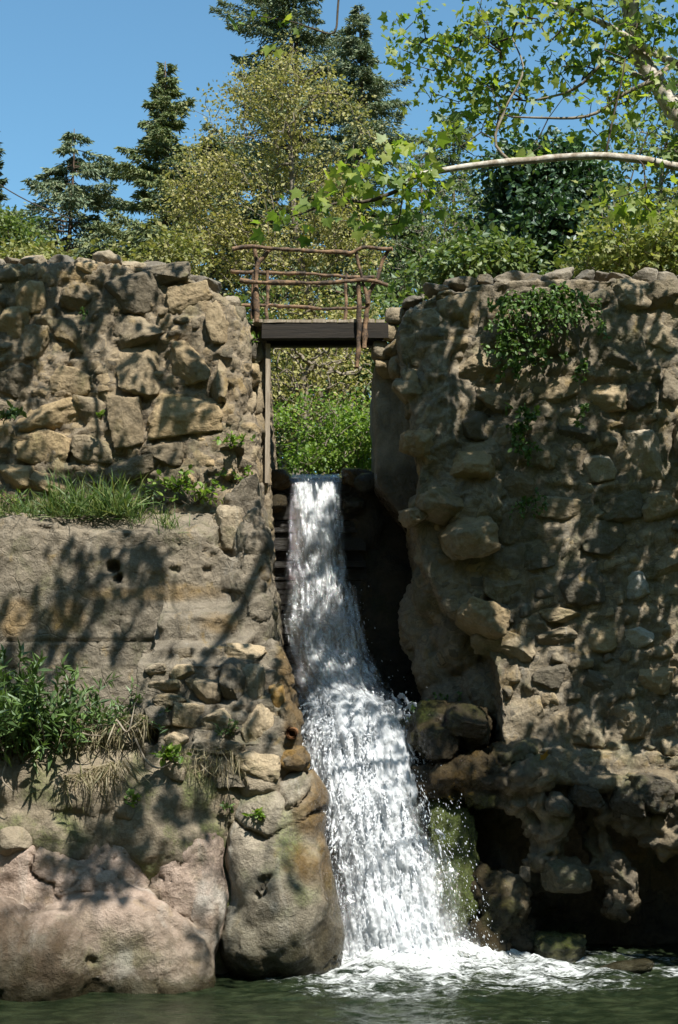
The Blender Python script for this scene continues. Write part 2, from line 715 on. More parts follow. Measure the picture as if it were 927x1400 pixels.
LEAF_DIAMOND = (np.array([[0, 0, 0], [.33, .42, .05], [1, 0, -.06], [-.33, .42, .05]])[:, [0, 1, 2]], None)


def leaf_shape(kind):
    if kind == 'oval':      # y along the leaf, x across, folded on the midrib
        V = np.array([[0, 0, 0], [.30, .30, .07], [.26, .68, .05], [0, 1, -.04], [-.26, .68, .05], [-.30, .30, .07], [0, .5, 0]])
        Fc = np.array([[0, 1, 6], [1, 2, 6], [2, 3, 6], [3, 4, 6], [4, 5, 6], [5, 0, 6]])
    elif kind == 'lance':
        V = np.array([[0, 0, 0], [.13, .4, .03], [0, 1, -.10], [-.13, .4, .03]])
        Fc = np.array([[0, 1, 2], [0, 2, 3]])
    elif kind == 'needle':
        V = np.array([[-.10, 0, 0], [.10, 0, 0], [.16, .5, -.02], [0, 1, -.12], [-.16, .5, .02]])
        Fc = np.array([[0, 1, 2], [0, 2, 3], [0, 3, 4]])
    elif kind == 'quad':
        V = np.array([[0, 0, 0], [.38, .45, .08], [0, 1, -.05], [-.38, .45, .08]])
        Fc = np.array([[0, 1, 2], [0, 2, 3]])
    elif kind == 'lobed':
        pts = [(0, 0), (.16, .10), (.46, .02), (.40, .26), (.62, .52), (.30, .54), (.20, .66), (0, 1.05),
               (-.20, .66), (-.30, .54), (-.62, .52), (-.40, .26), (-.46, .02), (-.16, .10)]
        V = np.array([[x, y, .10 * abs(x) - .06 * y * y] for x, y in pts] + [[0, .34, 0]])
        n = len(pts)
        Fc = np.array([[i, (i + 1) % n, n] for i in range(n)])
    elif kind == 'blade':
        V = np.array([[-.014, 0, 0], [.014, 0, 0], [-.017, .45, .04], [.017, .45, .04], [-.010, .8, -.06], [.010, .8, -.06], [0, 1, -.24]])
        Fc = np.array([[0, 1, 3], [0, 3, 2], [2, 3, 5], [2, 5, 4], [4, 5, 6]])
    return V, Fc


def leaves(mb, C, size, kind, seed, dirs=None, droop=.3, flat=.6, svar=.35, tint=None):
    """leaf C[i] attached at its stalk; dirs = growing direction or None (random)"""
    g = np.random.default_rng(seed)
    n = len(C)
    if n == 0:
        return
    V, Fc = leaf_shape(kind)
    if dirs is None:
        dirs = g.normal(size=(n, 3))
    else:
        dirs = dirs + g.normal(size=(n, 3)) * .45
    dirs = dirs.copy()
    dirs[:, 2] -= droop
    dirs /= np.linalg.norm(dirs, axis=1, keepdims=True) + 1e-9
    nor = g.normal(size=(n, 3)) * (1 - flat)
    nor[:, 2] += flat
    x = np.cross(dirs, nor)
    x /= np.linalg.norm(x, axis=1, keepdims=True) + 1e-9
    z = np.cross(x, dirs)
    s = size * np.exp(np.clip(g.normal(size=n), -1.6, 1.3) * svar)
    P = C[:, None] + (x[:, None] * V[None, :, :1] + dirs[:, None] * V[None, :, 1:2] + z[:, None] * V[None, :, 2:]) * s[:, None, None]
    Fs = (Fc[None] + (np.arange(n) * len(V))[:, None, None]).reshape(-1, Fc.shape[1])
    t = g.uniform(0, 1, n) if tint is None else np.clip(tint + g.normal(size=n) * .16, 0, 1)
    mb.add(P.reshape(-1, 3), Fs, tint=np.repeat(t, len(V)))


def blob_points(blobs, n, seed, shell=.35):
    """points spread through ellipsoids (c, r), thinner towards the centre"""
    g = np.random.default_rng(seed)
    vol = np.array([np.prod(r) ** (2 / 3) for c, r in blobs])
    k = g.choice(len(blobs), n, p=vol / vol.sum())
    d = g.normal(size=(n, 3))
    d /= np.linalg.norm(d, axis=1, keepdims=True)
    rad = g.uniform(shell ** 3, 1, n) ** (1 / 3)
    c = np.array([b[0] for b in blobs])[k]
    r = np.array([b[1] for b in blobs])[k]
    return c + d * rad[:, None] * r


def pxblob(px, py, Y, rx, ry, rd):
    return (W(px, py, Y), np.array([M(rx, py, Y), rd, M(ry, py, Y)]))


def clump_leaves(mb, tips, per, spread, size, kind, seed, **kw):
    g = np.random.default_rng(seed)
    n = len(tips)
    cnt = g.poisson(per, n)
    idx = np.repeat(np.arange(n), cnt)
    off = g.normal(size=(len(idx), 3)) * spread
    off[:, 2] *= .7
    base = np.clip(.5 + .28 * g.normal(size=n), 0, 1)
    leaves(mb, tips[idx] + off, size, kind, seed + 1, dirs=off / (spread + 1e-9) * .6, tint=base[idx], **kw)


def gaps(P, seed, sc=.9, cut=-.12):
    return P if sc == 0 else P[fbm(P * sc + seed, 3, seed) > cut]


def broadleaf(name, label, cat, base, trunk, blobs, ntips, per, spread, size, kind, lmat, bmat, seed, r0=.006, group=None,
              step=.4, up=.6, droop=.3, flat=.5, k=5, expo=2.3, shell=.35, gsc=1.1):
    """a tree: trunk polyline(s), crown volumes -> branches and leaves"""
    root = empty(name, base, label, cat, group)
    tips = gaps(blob_points(blobs, int(ntips * 1.35), seed, shell), seed, gsc)
    N, par, r, bn = skeleton(trunk, tips, step, seed, r0=r0, up=up, expo=expo)
    tb = MB()
    sel = np.zeros(len(N), bool)
    sel[:len(resample(trunk[0], step))] = True
    V, Fc = branch_mesh(N, par, r, 8, sel=sel)
    tb.add(V, Fc)
    tb.build('trunk', bmat, root)
    bb = MB()
    V, Fc = branch_mesh(N, par, r, k, sel=~sel)
    bb.add(V, Fc)
    bb.build('branches', bmat, root)
    lb = MB()
    clump_leaves(lb, tips, per, spread, size, kind, seed + 5, droop=droop, flat=flat)
    # a few along the twigs
    tw = np.where(r < r0 * 1.6)[0]
    g = np.random.default_rng(seed)
    tw = g.choice(tw, min(len(tw), int(ntips * per * .35)))
    leaves(lb, N[tw] + g.normal(size=(len(tw), 3)) * spread * .35, size * .9, kind, seed + 8, droop=droop, flat=flat)
    lb.build('crown', lmat, root, smooth=False)
    return root


def low_skip(z, zvis, g):
    return zvis is not None and z < zvis - 1.5 and g.uniform() < .6


def conifer(name, label, base, H, R, seed, lmat, whorl=.42, z0=.15, dense=1.0, upturn=.15, spray=.17, group=None, lean=0., zvis=None, cat='conifer', shape=.85):
    g = np.random.default_rng(seed)
    base = np.asarray(base, float)
    root = empty(name, base, label, cat, group)
    zz = np.linspace(0, H, 30)
    T = np.stack([base[0] + lean * zz + .06 * np.sin(zz * .6 + seed), base[1] + 0 * zz, base[2] + zz], 1)
    tm = MB()
    V, Fs = tube(T, .016 * H * (1 - zz / H) + .015, 7)
    tm.add(V, Fs)
    tm.build('trunk', BARK_DARK, root)
    bm_, lm = MB(), MB()
    z = z0 * H
    A, B, RA, RB = [], [], [], []
    C, Dr = [], []
    while z < H * .995:
        f = z / H
        for _ in range(g.integers(3, 6)):
            az = g.uniform(0, 2 * PI)
            L = R * ((1 - f) ** shape) * g.uniform(.45, 1.15) * (1 + .55 * math.sin(az * 2 + f * 17 + seed) * math.sin(f * 41 + az)) + .12
            el = upturn * 1.5 * (f - .3) + g.normal() * .12
            d = np.array([math.cos(az) * math.cos(el), math.sin(az) * math.cos(el), math.sin(el)])
            p0 = np.array([np.interp(z, zz, T[:, 0]), base[1], base[2] + z + g.uniform(-.15, .15)])
            m = 6
            us = np.linspace(0, 1, m)
            P = p0 + d * L * us[:, None]
            P[:, 2] -= .16 * L * us ** 2 - .10 * L * us ** 4 * 1.2
            if low_skip(base[2] + z, zvis, g):
                continue
            A.append(P[:-1]); B.append(P[1:])
            rr = (.010 + .012 * L) * (1 - us * .85)
            RA.append(rr[:-1]); RB.append(rr[1:])
            low = zvis is not None and base[2] + z < zvis
            n = int(dense * (30 + 170 * L) * (.05 if low else 1))
            u = g.uniform(.12, 1, n) ** .8
            Q = np.stack([np.interp(u, us, P[:, i]) for i in range(3)], 1)
            side = np.cross(d, (0, 0, 1.))
            sw = g.normal(size=n) * (.08 + .16 * L * (1 - u))
            sw = np.clip(sw, -.9, .9)
            Q = Q + side * sw[:, None] + d * (np.abs(sw) * .35)[:, None]
            Q[:, 2] -= np.abs(sw) * .25 + np.abs(g.normal(size=n)) * .06
            C.append(Q)
            dd = d[None] * .8 + side[None] * np.sign(sw)[:, None] * .8
            dd[:, 2] -= .25
            Dr.append(dd)
        z += whorl * g.uniform(.6, 1.2) * (1 - .45 * f)
    V, Fc = edge_tubes(np.vstack(A), np.vstack(B), np.concatenate(RA), np.concatenate(RB), None, 4)
    bm_.add(V, Fc)
    bm_.build('branches', BARK_DARK, root)
    leaves(lm, np.vstack(C), spray, 'needle', seed, dirs=np.vstack(Dr), droop=.25, flat=.45, svar=.3)
    lm.build('crown', lmat, root, smooth=False)
    return root


# ------------------------------------------------------------------ masonry
def wall_disp(V, N, seed, amp=1.0, cell=4.2):
    """rubble relief for the mortar body: small stones, pits, lumps"""
    q = V * np.array([1, 1, 1.25])
    w = V + .10 * np.stack([fbm(V * 3 + 9, 2, seed), fbm(V * 3 + 31, 2, seed + 3), fbm(V * 3 + 57, 2, seed + 6)], 1)
    f1, f2, cid = worley(w * np.array([1, 1, 1.25]) * cell, seed)
    e = f2 - f1
    st = sstep(.02, .30, e)
    g1, g2, gid = worley(w * 11, seed + 7)
    st2 = sstep(.02, .35, g2 - g1)
    big = fbm(V * .9, 3, seed + 11)
    crumb = 1 - 2 * np.abs(fbm(V * 5.5, 4, seed + 17, .6))
    d = .055 * big + .036 * (st - .6) * (.35 + .9 * cid) + .020 * (st2 - .5) + .030 * (crumb - .6) + .024 * fbm(V * 15, 3, seed + 19, .6)
    pit = sstep(.22, .5, fbm(V * 3.2, 4, seed + 23))
    d -= .085 * pit
    tint = cid * st + .5 * (1 - st)
    mort = np.clip(.25 + .75 * (1 - sstep(.0, .35, e)), 0, 1) * .8
    return d * amp, tint, mort


def scatter_stones(region, heroes, n, rmin, rmax, seed, gap=.86):
    """non overlapping stones (px,py,rx,ry) inside a pixel polygon, largest first"""
    g = np.random.default_rng(seed)
    P = np.array(region, float)
    lo, hi = P.min(0), P.max(0)

    def inside(x, y):
        c = False
        j = len(P) - 1
        for i in range(len(P)):
            if (P[i, 1] > y) != (P[j, 1] > y) and x < (P[j, 0] - P[i, 0]) * (y - P[i, 1]) / (P[j, 1] - P[i, 1]) + P[i, 0]:
                c = not c
            j = i
        return c

    out = []
    allp = [tuple(h[:4]) for h in heroes]
    sizes = np.sort(rmin + (rmax - rmin) * g.uniform(0, 1, n) ** 2.2)[::-1]
    for s in sizes:
        for _ in range(40):
            x, y = g.uniform(lo[0], hi[0]), g.uniform(lo[1], hi[1])
            if not inside(x, y):
                continue
            a = g.uniform(.9, 1.45)
            rx, ry = s * a, s / a * 1.05
            A = np.array(allp) if allp else np.zeros((0, 4))
            if len(A):
                dx = np.abs(A[:, 0] - x) / (A[:, 2] + rx)
                dy = np.abs(A[:, 1] - y) / (A[:, 3] + ry)
                if ((dx ** 2.4 + dy ** 2.4) < gap).any():
                    continue
            out.append((x, y, rx, ry))
            allp.append((x, y, rx, ry))
            break
    return out


def add_stones(mb, stones, Yf, seed, dfac=.55, proud=.16, n=3, box=.5, depth_fn=None, **at):
    for i, s in enumerate(stones):
        px, py, rx, ry = s[:4]
        g = np.random.default_rng(seed + i)
        Y = Yf if len(s) < 5 else s[4]
        a, b = M(rx, py, Y), M(ry, py, Y)
        d = min(a, b) * dfac + .05
        pr = (s[5] if len(s) > 5 else proud * g.uniform(.5, 1.5)) * min(a, b)
        c = W(px, py, Y)
        c[1] += d - pr - .02
        nn = n + 1 if max(rx, ry) > 24 else n
        V, Fc = rock(c, (a * 1.03, d * 1.15, b * 1.03), seed + i * 7, nn, box, cuts=6, rough=.07,
                     rot=rotm(g.uniform(-.2, .2), g.uniform(-.22, .22), g.uniform(-.15, .15)))
        lime = .6 if (round(px), round(py)) in ((875, 805), (876, 868)) else .25 if (round(px), round(py)) in ((885, 625), (820, 638)) else 0.
        mb.add(V, Fc, tint=g.uniform(0, 1), mortar=0., lime=lime, **at)


def coping(parent, px0, px1, ytop, Yc, seed, mat, size=(13, 26), skip=()):
    """stones set along the top of a wall; each one a part"""
    g = np.random.default_rng(seed)
    x = px0
    while x < px1:
        w = g.uniform(*size)
        y = np.interp(x + w, [p[0] for p in ytop], [p[1] for p in ytop])
        Y = Yc + g.uniform(-.05, .3)
        h = w * g.uniform(.38, .66)
        c = W(x + w, y + g.uniform(0, 7), Y)
        mb = MB()
        V, Fc = rock(c, (M(w, y, Y) * 1.1, M(w, y, Y) * g.uniform(.9, 1.3), M(h, y, Y) * 1.15), seed * 31 + abs(int(x)), 4, .5, 7, .08)
        mb.add(V, Fc, tint=g.uniform(0, 1), mortar=0.)
        mb.build('coping_stone', mat, parent)
        x += w * 2 * g.uniform(.78, .98)

# ================================================================== SUN, SKY, CAMERA
SUN_EL, SUN_AZ = math.radians(54), math.radians(28)      # azimuth from the camera side towards the right
SDIR = np.array([math.sin(SUN_AZ) * math.cos(SUN_EL), -math.cos(SUN_AZ) * math.cos(SUN_EL), math.sin(SUN_EL)])

cam_d = bpy.data.cameras.new('camera')
cam = bpy.data.objects.new('camera', cam_d)
COL.objects.link(cam)
cam.location = (0, 0, CZ)
cam.rotation_euler = (PI / 2 + PITCH, 0, 0)
cam_d.sensor_fit = 'VERTICAL'
cam_d.sensor_height = 36
cam_d.lens = 36 * F / 1400
cam_d.clip_start = .1
cam_d.clip_end = 3000
SC.camera = cam

w = bpy.data.worlds.new('World')
SC.world = w
w.use_nodes = True
nt = w.node_tree
nt.nodes.clear()
T = NT(nt)
sky = T.n('ShaderNodeTexSky')
sky.sky_type = 'NISHITA'
sky.sun_disc = False
sky.sun_elevation = SUN_EL
sky.sun_rotation = math.atan2(SDIR[0], SDIR[1])
sky.altitude = 100
sky.air_density = 1.3
sky.dust_density = 0.6
sky.ozone_density = 1.0
bg = T.n('ShaderNodeBackground')
bg.inputs['Strength'].default_value = .088
T.l(T.mix(1., sky.outputs[0], (.66, .97, 1.04), 'MULTIPLY'), bg.inputs[0])
wo = T.n('ShaderNodeOutputWorld')
T.l(bg.outputs[0], wo.inputs[0])

sl = bpy.data.lights.new('sun', 'SUN')
sl.energy = 5.0
sl.angle = math.radians(.53)
sl.color = (1, .955, .88)
so = bpy.data.objects.new('sun', sl)
COL.objects.link(so)
so.location = tuple(SDIR * 60)
so.rotation_euler = (math.radians(90) - SUN_EL, 0, math.atan2(SDIR[1], SDIR[0]) + PI / 2)
SC.view_settings.view_transform = 'Standard'
SC.view_settings.look = 'None'
SC.view_settings.exposure = .9
SC.view_settings.gamma = 1
SC.cycles.max_bounces = 7
SC.cycles.diffuse_bounces = 3
SC.cycles.transparent_max_bounces = 24
SC.cycles.caustics_reflective = False
SC.cycles.caustics_refractive = False
SC.cycles.sample_clamp_indirect = 6

# ================================================================== GROUND, WATER
def ground_z(x, y):
    wob = 1.2 * np.sin(x * .21 + 1.3) + .9 * np.sin(y * .17 + x * .1)
    side = sstep(6.5, 13, np.abs(x))
    front = -1.1 + side * (4.2 + .4 * wob) + np.maximum(0, np.minimum(np.abs(x) - 9, 16)) * .85 + sstep(-1, -6, y) * (2.5 + .3 * wob) * (1 - side) + np.clip(-4 - y, 0, 30) * .8  # unseen slopes beside and behind the camera, raised to block sky and deepen shade
    rise = np.maximum(0, np.abs(x) - 4) * .16
    back = 5.75 + sstep(1.4, 5, np.abs(x)) * 1.0 + rise * sstep(20, 26, y) * .6 + np.maximum(0, y - 30) * .045 + np.maximum(0, y - 90) * .03
    k = sstep(20.55, 20.95, y)
    return front * (1 - k) + back * k + np.maximum(0, np.abs(x) - 25) * .12


xs = np.concatenate([-np.geomspace(400, 9, 26), np.linspace(-8.5, 8.5, 60), np.geomspace(9, 400, 26)])
ys = np.concatenate([-np.geomspace(300, 5, 22), np.linspace(-4, 20, 36), np.linspace(20.5, 21.1, 10), np.linspace(21.6, 40, 40), np.geomspace(42, 700, 26)])
GX, GY = np.meshgrid(xs, ys)
GZ = ground_z(GX, GY)
V = np.stack([GX, GY, GZ], -1).reshape(-1, 3)
V[:, 2] += .12 * fbm(V * .8, 3, 5)
ni, nj = len(ys), len(xs)
idx = np.arange(ni * nj).reshape(ni, nj)
Q = np.stack([idx[:-1, :-1], idx[:-1, 1:], idx[1:, 1:], idx[1:, :-1]], -1).reshape(-1, 4)
gm, gnt = new_mat('woodland_floor')
T = NT(gnt)
o_ = T.n('ShaderNodeOutputMaterial')
b_ = T.n('ShaderNodeBsdfPrincipled')
T.l(b_.outputs[0], o_.inputs[0])
v_ = T.coord()
T.l(T.mix(T.ramp(T.noise(v_, .7, 6, .6), .4, .6), (.06, .07, .025), T.mix(T.ramp(T.noise(v_, 9, 5, .6), .4, .6), (.11, .085, .05), (.05, .05, .02))), b_.inputs['Base Color'])
b_.inputs['Roughness'].default_value = .95
mb = MB()
mb.add(V, Q)
tag(mb.build('ground', gm, base=(0, 0, 0)), kind='structure')

# --- pool
FOOT = W(545, 1318, 17.75)
FOOT[2] = 0
px_ = np.concatenate([np.linspace(-9, -4.6, 16)[:-1], np.linspace(-4.6, 4.6, 300), np.linspace(4.6, 9, 16)[1:]])
py_ = np.concatenate([np.linspace(-6, 13.8, 50)[:-1], np.linspace(13.8, 18.6, 230), np.linspace(18.6, 20.5, 14)[1:]])
GX, GY = np.meshgrid(px_, py_)
V = np.stack([GX, GY, 0 * GX], -1).reshape(-1, 3)
dx, dy = V[:, 0] - FOOT[0], V[:, 1] - FOOT[1]
ang = fbm(V * np.array([.9, .9, 1]) + 4, 3, 51)
# the white apron reaches further to the right and towards the viewer
ex = np.where(dx > 0, dx / 3.3, dx / 1.45)
ey = np.where(dy < 0, dy / 1.75, dy / .8)
rr = np.sqrt(ex ** 2 + ey ** 2) + .36 * ang
foam = np.clip((1.3 - rr) / 1.15, 0, 1)
lace = fbm(V * np.array([2.6, 4.4, 1]) + .5 * np.stack([fbm(V * 2.2, 2, 5), fbm(V * 2.2, 2, 9), 0 * dx], 1), 4, 61)
rip = fbm(V * np.array([1.6, 3.6, 1]), 4, 71)
rip2 = fbm(V * np.array([7, 13, 1]), 3, 75)
amp = .010 + .05 * sstep(2.6, .4, rr)
V[:, 2] += amp * rip * 1.4 + amp * .55 * rip2 + .17 * sstep(.75, 0, rr) * (1 + .8 * lace) + .05 * foam * lace
# thin foam line where the ripples lap the boulders
mb = MB()
ni, nj = len(py_), len(px_)
idx = np.arange(ni * nj).reshape(ni, nj)
Q = np.stack([idx[:-1, :-1], idx[:-1, 1:], idx[1:, 1:], idx[1:, :-1]], -1).reshape(-1, 4)
mb.add(V, Q, foam=np.clip(foam + .55 * (foam > 0.02) * foam ** .5 * lace * 1.4, 0, 1))

wm, wnt = new_mat('pool_water')
T = NT(wnt)
o_ = T.n('ShaderNodeOutputMaterial')
b_ = T.n('ShaderNodeBsdfPrincipled')
fo = T.n('ShaderNodeBsdfPrincipled')
v_ = T.coord((1, 1.9, 1))
n1 = T.noise(v_, 3.2, 6, .6, .5)
b_.inputs['Base Color'].default_value = (.020, .028, .014, 1)
T.l(T.mix(T.ramp(n1, .4, .65), (.008, .013, .006), (.022, .030, .014)), b_.inputs['Base Color'])
b_.inputs['Roughness'].default_value = .07
b_.inputs['IOR'].default_value = 1.33
bp = T.n('ShaderNodeBump')
bp.inputs['Strength'].default_value = .55
bp.inputs['Distance'].default_value = .05
T.l(T.math('ADD', T.noise(v_, 5, 5, .6), T.math('MULTIPLY', T.noise(v_, 17, 3, .6), .3)), bp.inputs['Height'])
T.l(bp.outputs[0], b_.inputs['Normal'])
T.l(bp.outputs[0], fo.inputs['Normal'])
fo.inputs['Base Color'].default_value = (.62, .65, .65, 1)
fo.inputs['Roughness'].default_value = .5
fm = T.attr('foam')
fn = T.noise(T.coord((1, 2.6, 1)), 4.6, 8, .68, 1.2)
ms = T.n('ShaderNodeMixShader')
fn2 = T.noise(v_, 26, 5, .65, .5)
fac = T.ramp(T.math('ADD', T.math('MULTIPLY', fm, .95), T.math('ADD', T.math('MULTIPLY', T.math('SUBTRACT', fn, .5), 2.6), T.math('MULTIPLY', T.math('SUBTRACT', fn2, .5), .8))), .22, 1.15)
T.l(T.math('MULTIPLY', fac, T.ramp(fm, .0, .12)), ms.inputs[0])
T.l(b_.outputs[0], ms.inputs[1])
T.l(fo.outputs[0], ms.inputs[2])
T.l(ms.outputs[0], o_.inputs[0])
tag(mb.build('water', wm, base=(0, 0, 0)), kind='structure')

# --- stream above the weir
mb = MB()
n = 40
GX, GY = np.meshgrid(np.linspace(-1.25, .55, 24), np.linspace(20.0, 27, n))
V = np.stack([GX, GY, np.full_like(GX, W(430, 652, 20)[2] - .015)], -1).reshape(-1, 3)
V[:, 2] += .015 * fbm(V * 4, 3, 3)
idx = np.arange(n * 24).reshape(n, 24)
mb.add(V, np.stack([idx[:-1, :-1], idx[:-1, 1:], idx[1:, 1:], idx[1:, :-1]], -1).reshape(-1, 4), foam=0.)
tag(mb.build('stream', wm, base=(0, 0, 0)), kind='structure')

# ================================================================== LEFT RUBBLE WALL
def pixels(P):
    d = P - np.array([0, 0, CZ])
    f = d[:, 1] * CT + d[:, 2] * ST
    return 463.5 + F * d[:, 0] / f, 700 - F * (d[:, 2] * CT - d[:, 1] * ST) / f


def relief(solids, voxel, seed, amp=1., cell=4.2, smooth=2, stones=()):
    V, Fs, N = remesh(solids, voxel, smooth)
    d, tint, mort = wall_disp(V, N, seed, amp, cell)
    # the mortar is weathered back round the larger stones
    X, Z = pixels(V)
    jn = 1 + .18 * fbm(V * 6, 3, seed + 40)
    for st in stones:
        e = ((np.abs(X - st[0]) / (st[2] * 1.12)) ** 2.6 + (np.abs(Z - st[1]) / (st[3] * 1.16)) ** 2.6) * jn
        d -= .034 * sstep(1.55, 1.0, e) * (N[:, 1] < -.4)
    return V + N * d[:, None], Fs, tint, mort


LEFT_TOP = [(-260, 372), (0, 362), (60, 360), (150, 360), (240, 372), (285, 392), (316, 418), (326, 445)]
HL = [(185, 393, 42, 33), (187, 453, 37, 26), (190, 503, 32, 36), (256, 497, 30, 30), (258, 405, 30, 22), (250, 563, 52, 31),
      (100, 455, 26, 27), (95, 520, 30, 20), (38, 405, 24, 22), (65, 567, 44, 22), (60, 612, 38, 24), (226, 372, 34, 14),
      (168, 575, 26, 38), (15, 440, 24, 20), (108, 405, 26, 20), (45, 470, 22, 28), (298, 440, 18, 30), (120, 560, 24, 18),
      (20, 520, 26, 22), (130, 615, 34, 20), (180, 640, 36, 18), (300, 520, 16, 28), (222, 618, 28, 18), (60, 660, 34, 16),
      (-40, 420, 30, 26), (-50, 480, 34, 26), (-45, 560, 36, 30), (-60, 630, 40, 26), (20, 650, 24, 16)]
left_wall = empty('rubble_wall', tuple(W(160, 1000, 18.6)), 'tan rubble stone wall above the plaster ledge, at the left end of the footbridge', 'stone wall', kind='thing')
V, Fs, tint, mort = relief([
    prism(LEFT_TOP + [(326, 560), (320, 760), (-260, 760)], 18.25, 21.4),
    prism([(295, 440), (335, 441), (360, 446), (363, 560), (366, 640), (372, 760), (295, 760)], 18.95, 21.3),
    ell(322, 500, 18.6, 24, 80, .3), ell(330, 620, 18.7, 26, 70, .3),
], .032, 3, .85, stones=HL)
mb = MB()
mb.add(V, Fs, tint=tint, mortar=mort)
add_stones(mb, [(330, 470, 18, 22, 18.75), (338, 515, 18, 20, 18.7), (328, 555, 20, 26, 18.6), (345, 595, 16, 22, 18.8), (335, 640, 22, 24, 18.65), (350, 480, 12, 24, 18.95), (352, 545, 12, 20, 18.95), (310, 640, 18, 24, 18.4), (318, 430, 16, 16, 18.5)], 18.7, 900, .8, .3, 4, .6)
add_stones(mb, HL, 18.25, 1000, .55, .18, 4, .7)
reg = [(-200, 375), (0, 368), (150, 366), (240, 378), (300, 420), (316, 450), (316, 680), (-200, 690)]
ex1 = scatter_stones(reg, HL, 130, 7, 18, 5, 1.15)
add_stones(mb, ex1, 18.25, 2000, .7, .10, 3, .6)
sideS = [(330 + 20 * random.random(), y, 12 + 6 * random.random(), 12 + 7 * random.random(), 18.9 - .2 * random.random()) for y in range(455, 700, 25)]
add_stones(mb, sideS, 18.9, 2500, .8, .3, 3, .4)
mb.build('rubble_face', MR_LEFT, left_wall)
coping(left_wall, -120, 300, [(p[0], p[1] - 3) for p in LEFT_TOP], 18.5, 3, MR_COPE, (12, 24))

# ================================================================== TERRACED PLASTER WALL
terr = empty('terraced_wall', tuple(W(150, 1060, 17.5)), 'weathered plaster ledge wall with a rounded stepped stone corner beside the waterfall', 'terraced wall', kind='thing')
sol = [
    prism([(-260, 722), (-20, 718), (30, 700), (40, 712), (130, 726), (172, 730), (205, 736), (225, 746), (300, 748), (325, 770), (332, 1080), (-260, 1080)], 17.45, 20),
    prism([(288, 745), (300, 690), (332, 655), (352, 645), (358, 700), (363, 765), (372, 830), (380, 885), (394, 930), (408, 985), (418, 1080), (288, 1080)], 17.75, 20.4),
    ell(345, 820, 17.65, 30, 130, .35), ell(372, 960, 17.3, 32, 90, .4),
    slab(205, 336, 843, 17.08, 818, 17.5, 1080, 40, 12),
    slab(-260, 300, 728, 17.42, 700, 17.95, 1080, 20),
    slab(190, 348, 886, 16.92, 858, 17.4, 1080, 42, 14),
    slab(176, 366, 908, 16.76, 886, 17.1, 1080, 40, 10),
    slab(182, 384, 962, 16.66, 940, 16.9, 1080, 40, 10),
    slab(186, 408, 1015, 16.58, 990, 16.8, 1080, 44, 10),
    ell(392, 1000, 17.0, 24, 45, .35), ell(403, 1040, 16.95, 26, 20, .4),
]
V, Fs, N = remesh(sol, .030, 2)
q = V
f1, f2, cid = worley((V + .1 * np.stack([fbm(V * 3, 2, 1), fbm(V * 3 + 5, 2, 2), fbm(V * 3 + 9, 2, 3)], 1)) * np.array([2.6, 2.6, 3.4]), 311)
soft = .05 * fbm(V * 1.1, 3, 301) + .045 * fbm(V * 4, 4, 305, .6) + .016 * fbm(V * 14, 3, 309)
soft += (.09 * (cid - .5) * sstep(.02, .25, f2 - f1) - .03 * sstep(.12, .0, f2 - f1)) * sstep(-1.9, -1.3, V[:, 0])
pit = sstep(.30, .55, fbm(V * 5.5, 4, 315))
left_zone = sstep(.0, -.5, V[:, 0] + 1.2)
# the old plaster is open and pitted in its upper half, coursed below
cz = W(100, 800, 17.45)[2]
up = sstep(cz - .05, cz + .05, V[:, 2])
course = np.abs(((V[:, 2] - cz) / .34) % 1 - .5) * 2
bl = np.floor((V[:, 2] - cz) / .34)
xx = ((V[:, 0] + bl * .23 + .04 * fbm(V * 3, 2, 3)) / .52) % 1
joint = np.maximum(sstep(.93, 1.0, course + .05 * fbm(V * 4, 2, 8)), sstep(.94, 1., np.abs(xx - .5) * 2))
front = sstep(.3, .7, -N[:, 1])
soft -= .055 * pit * up * (.4 + .6 * front) + .03 * joint * (1 - up) * front * left_zone
# drain hole in the plaster
for hx, hy, hr in ((155, 775, 11), (162, 790, 6), (203, 1003, 16), (398, 1003, 9)):
    hc = W(hx, hy, 17.45)
    dd = np.sqrt((V[:, 0] * 17.45 / V[:, 1] - hc[0]) ** 2 + ((V[:, 2] - CZ) * 17.45 / V[:, 1] + CZ - hc[2]) ** 2)
    soft -= .22 * sstep(M(hr, hy, 17.45), M(hr * .55, hy, 17.45), dd + .02 * fbm(V * 9, 2, 4)) * front
och = np.zeros(len(V))
for ox, oy, rx, ry in ((90, 842, 28, 24), (200, 812, 110, 9), (300, 850, 28, 16), (250, 808, 60, 10), (20, 845, 26, 26)):
    hc = W(ox, oy, 17.3)
    e = ((V[:, 0] * 17.3 / V[:, 1] - hc[0]) / M(rx, oy, 17.3)) ** 2 + (((V[:, 2] - CZ) * 17.3 / V[:, 1] + CZ - hc[2]) / M(ry, oy, 17.3)) ** 2
    och = np.maximum(och, .45 * sstep(1.5, .2, e + .5 * fbm(V * 5, 3, 6)))
edge = sstep(W(388, 900, 17.5)[0] - .10, W(388, 900, 17.5)[0] + .03, V[:, 0] - .10 * sstep(3.6, 2.6, V[:, 2]))
och = np.maximum(och, edge * sstep(4.3, 3.6, V[:, 2]) * .6)
moss = edge * sstep(3.5, 4.1, V[:, 2]) * sstep(-.1, .25, fbm(V * 3, 3, 8)) * .9
mb = MB()
mb.add(V + N * soft[:, None], Fs, tint=.1, mortar=.55 * up + .2, ochre=och, moss=moss * .8, wet=edge * .6)
mb.build('plaster_face', MR_PLASTER, terr)
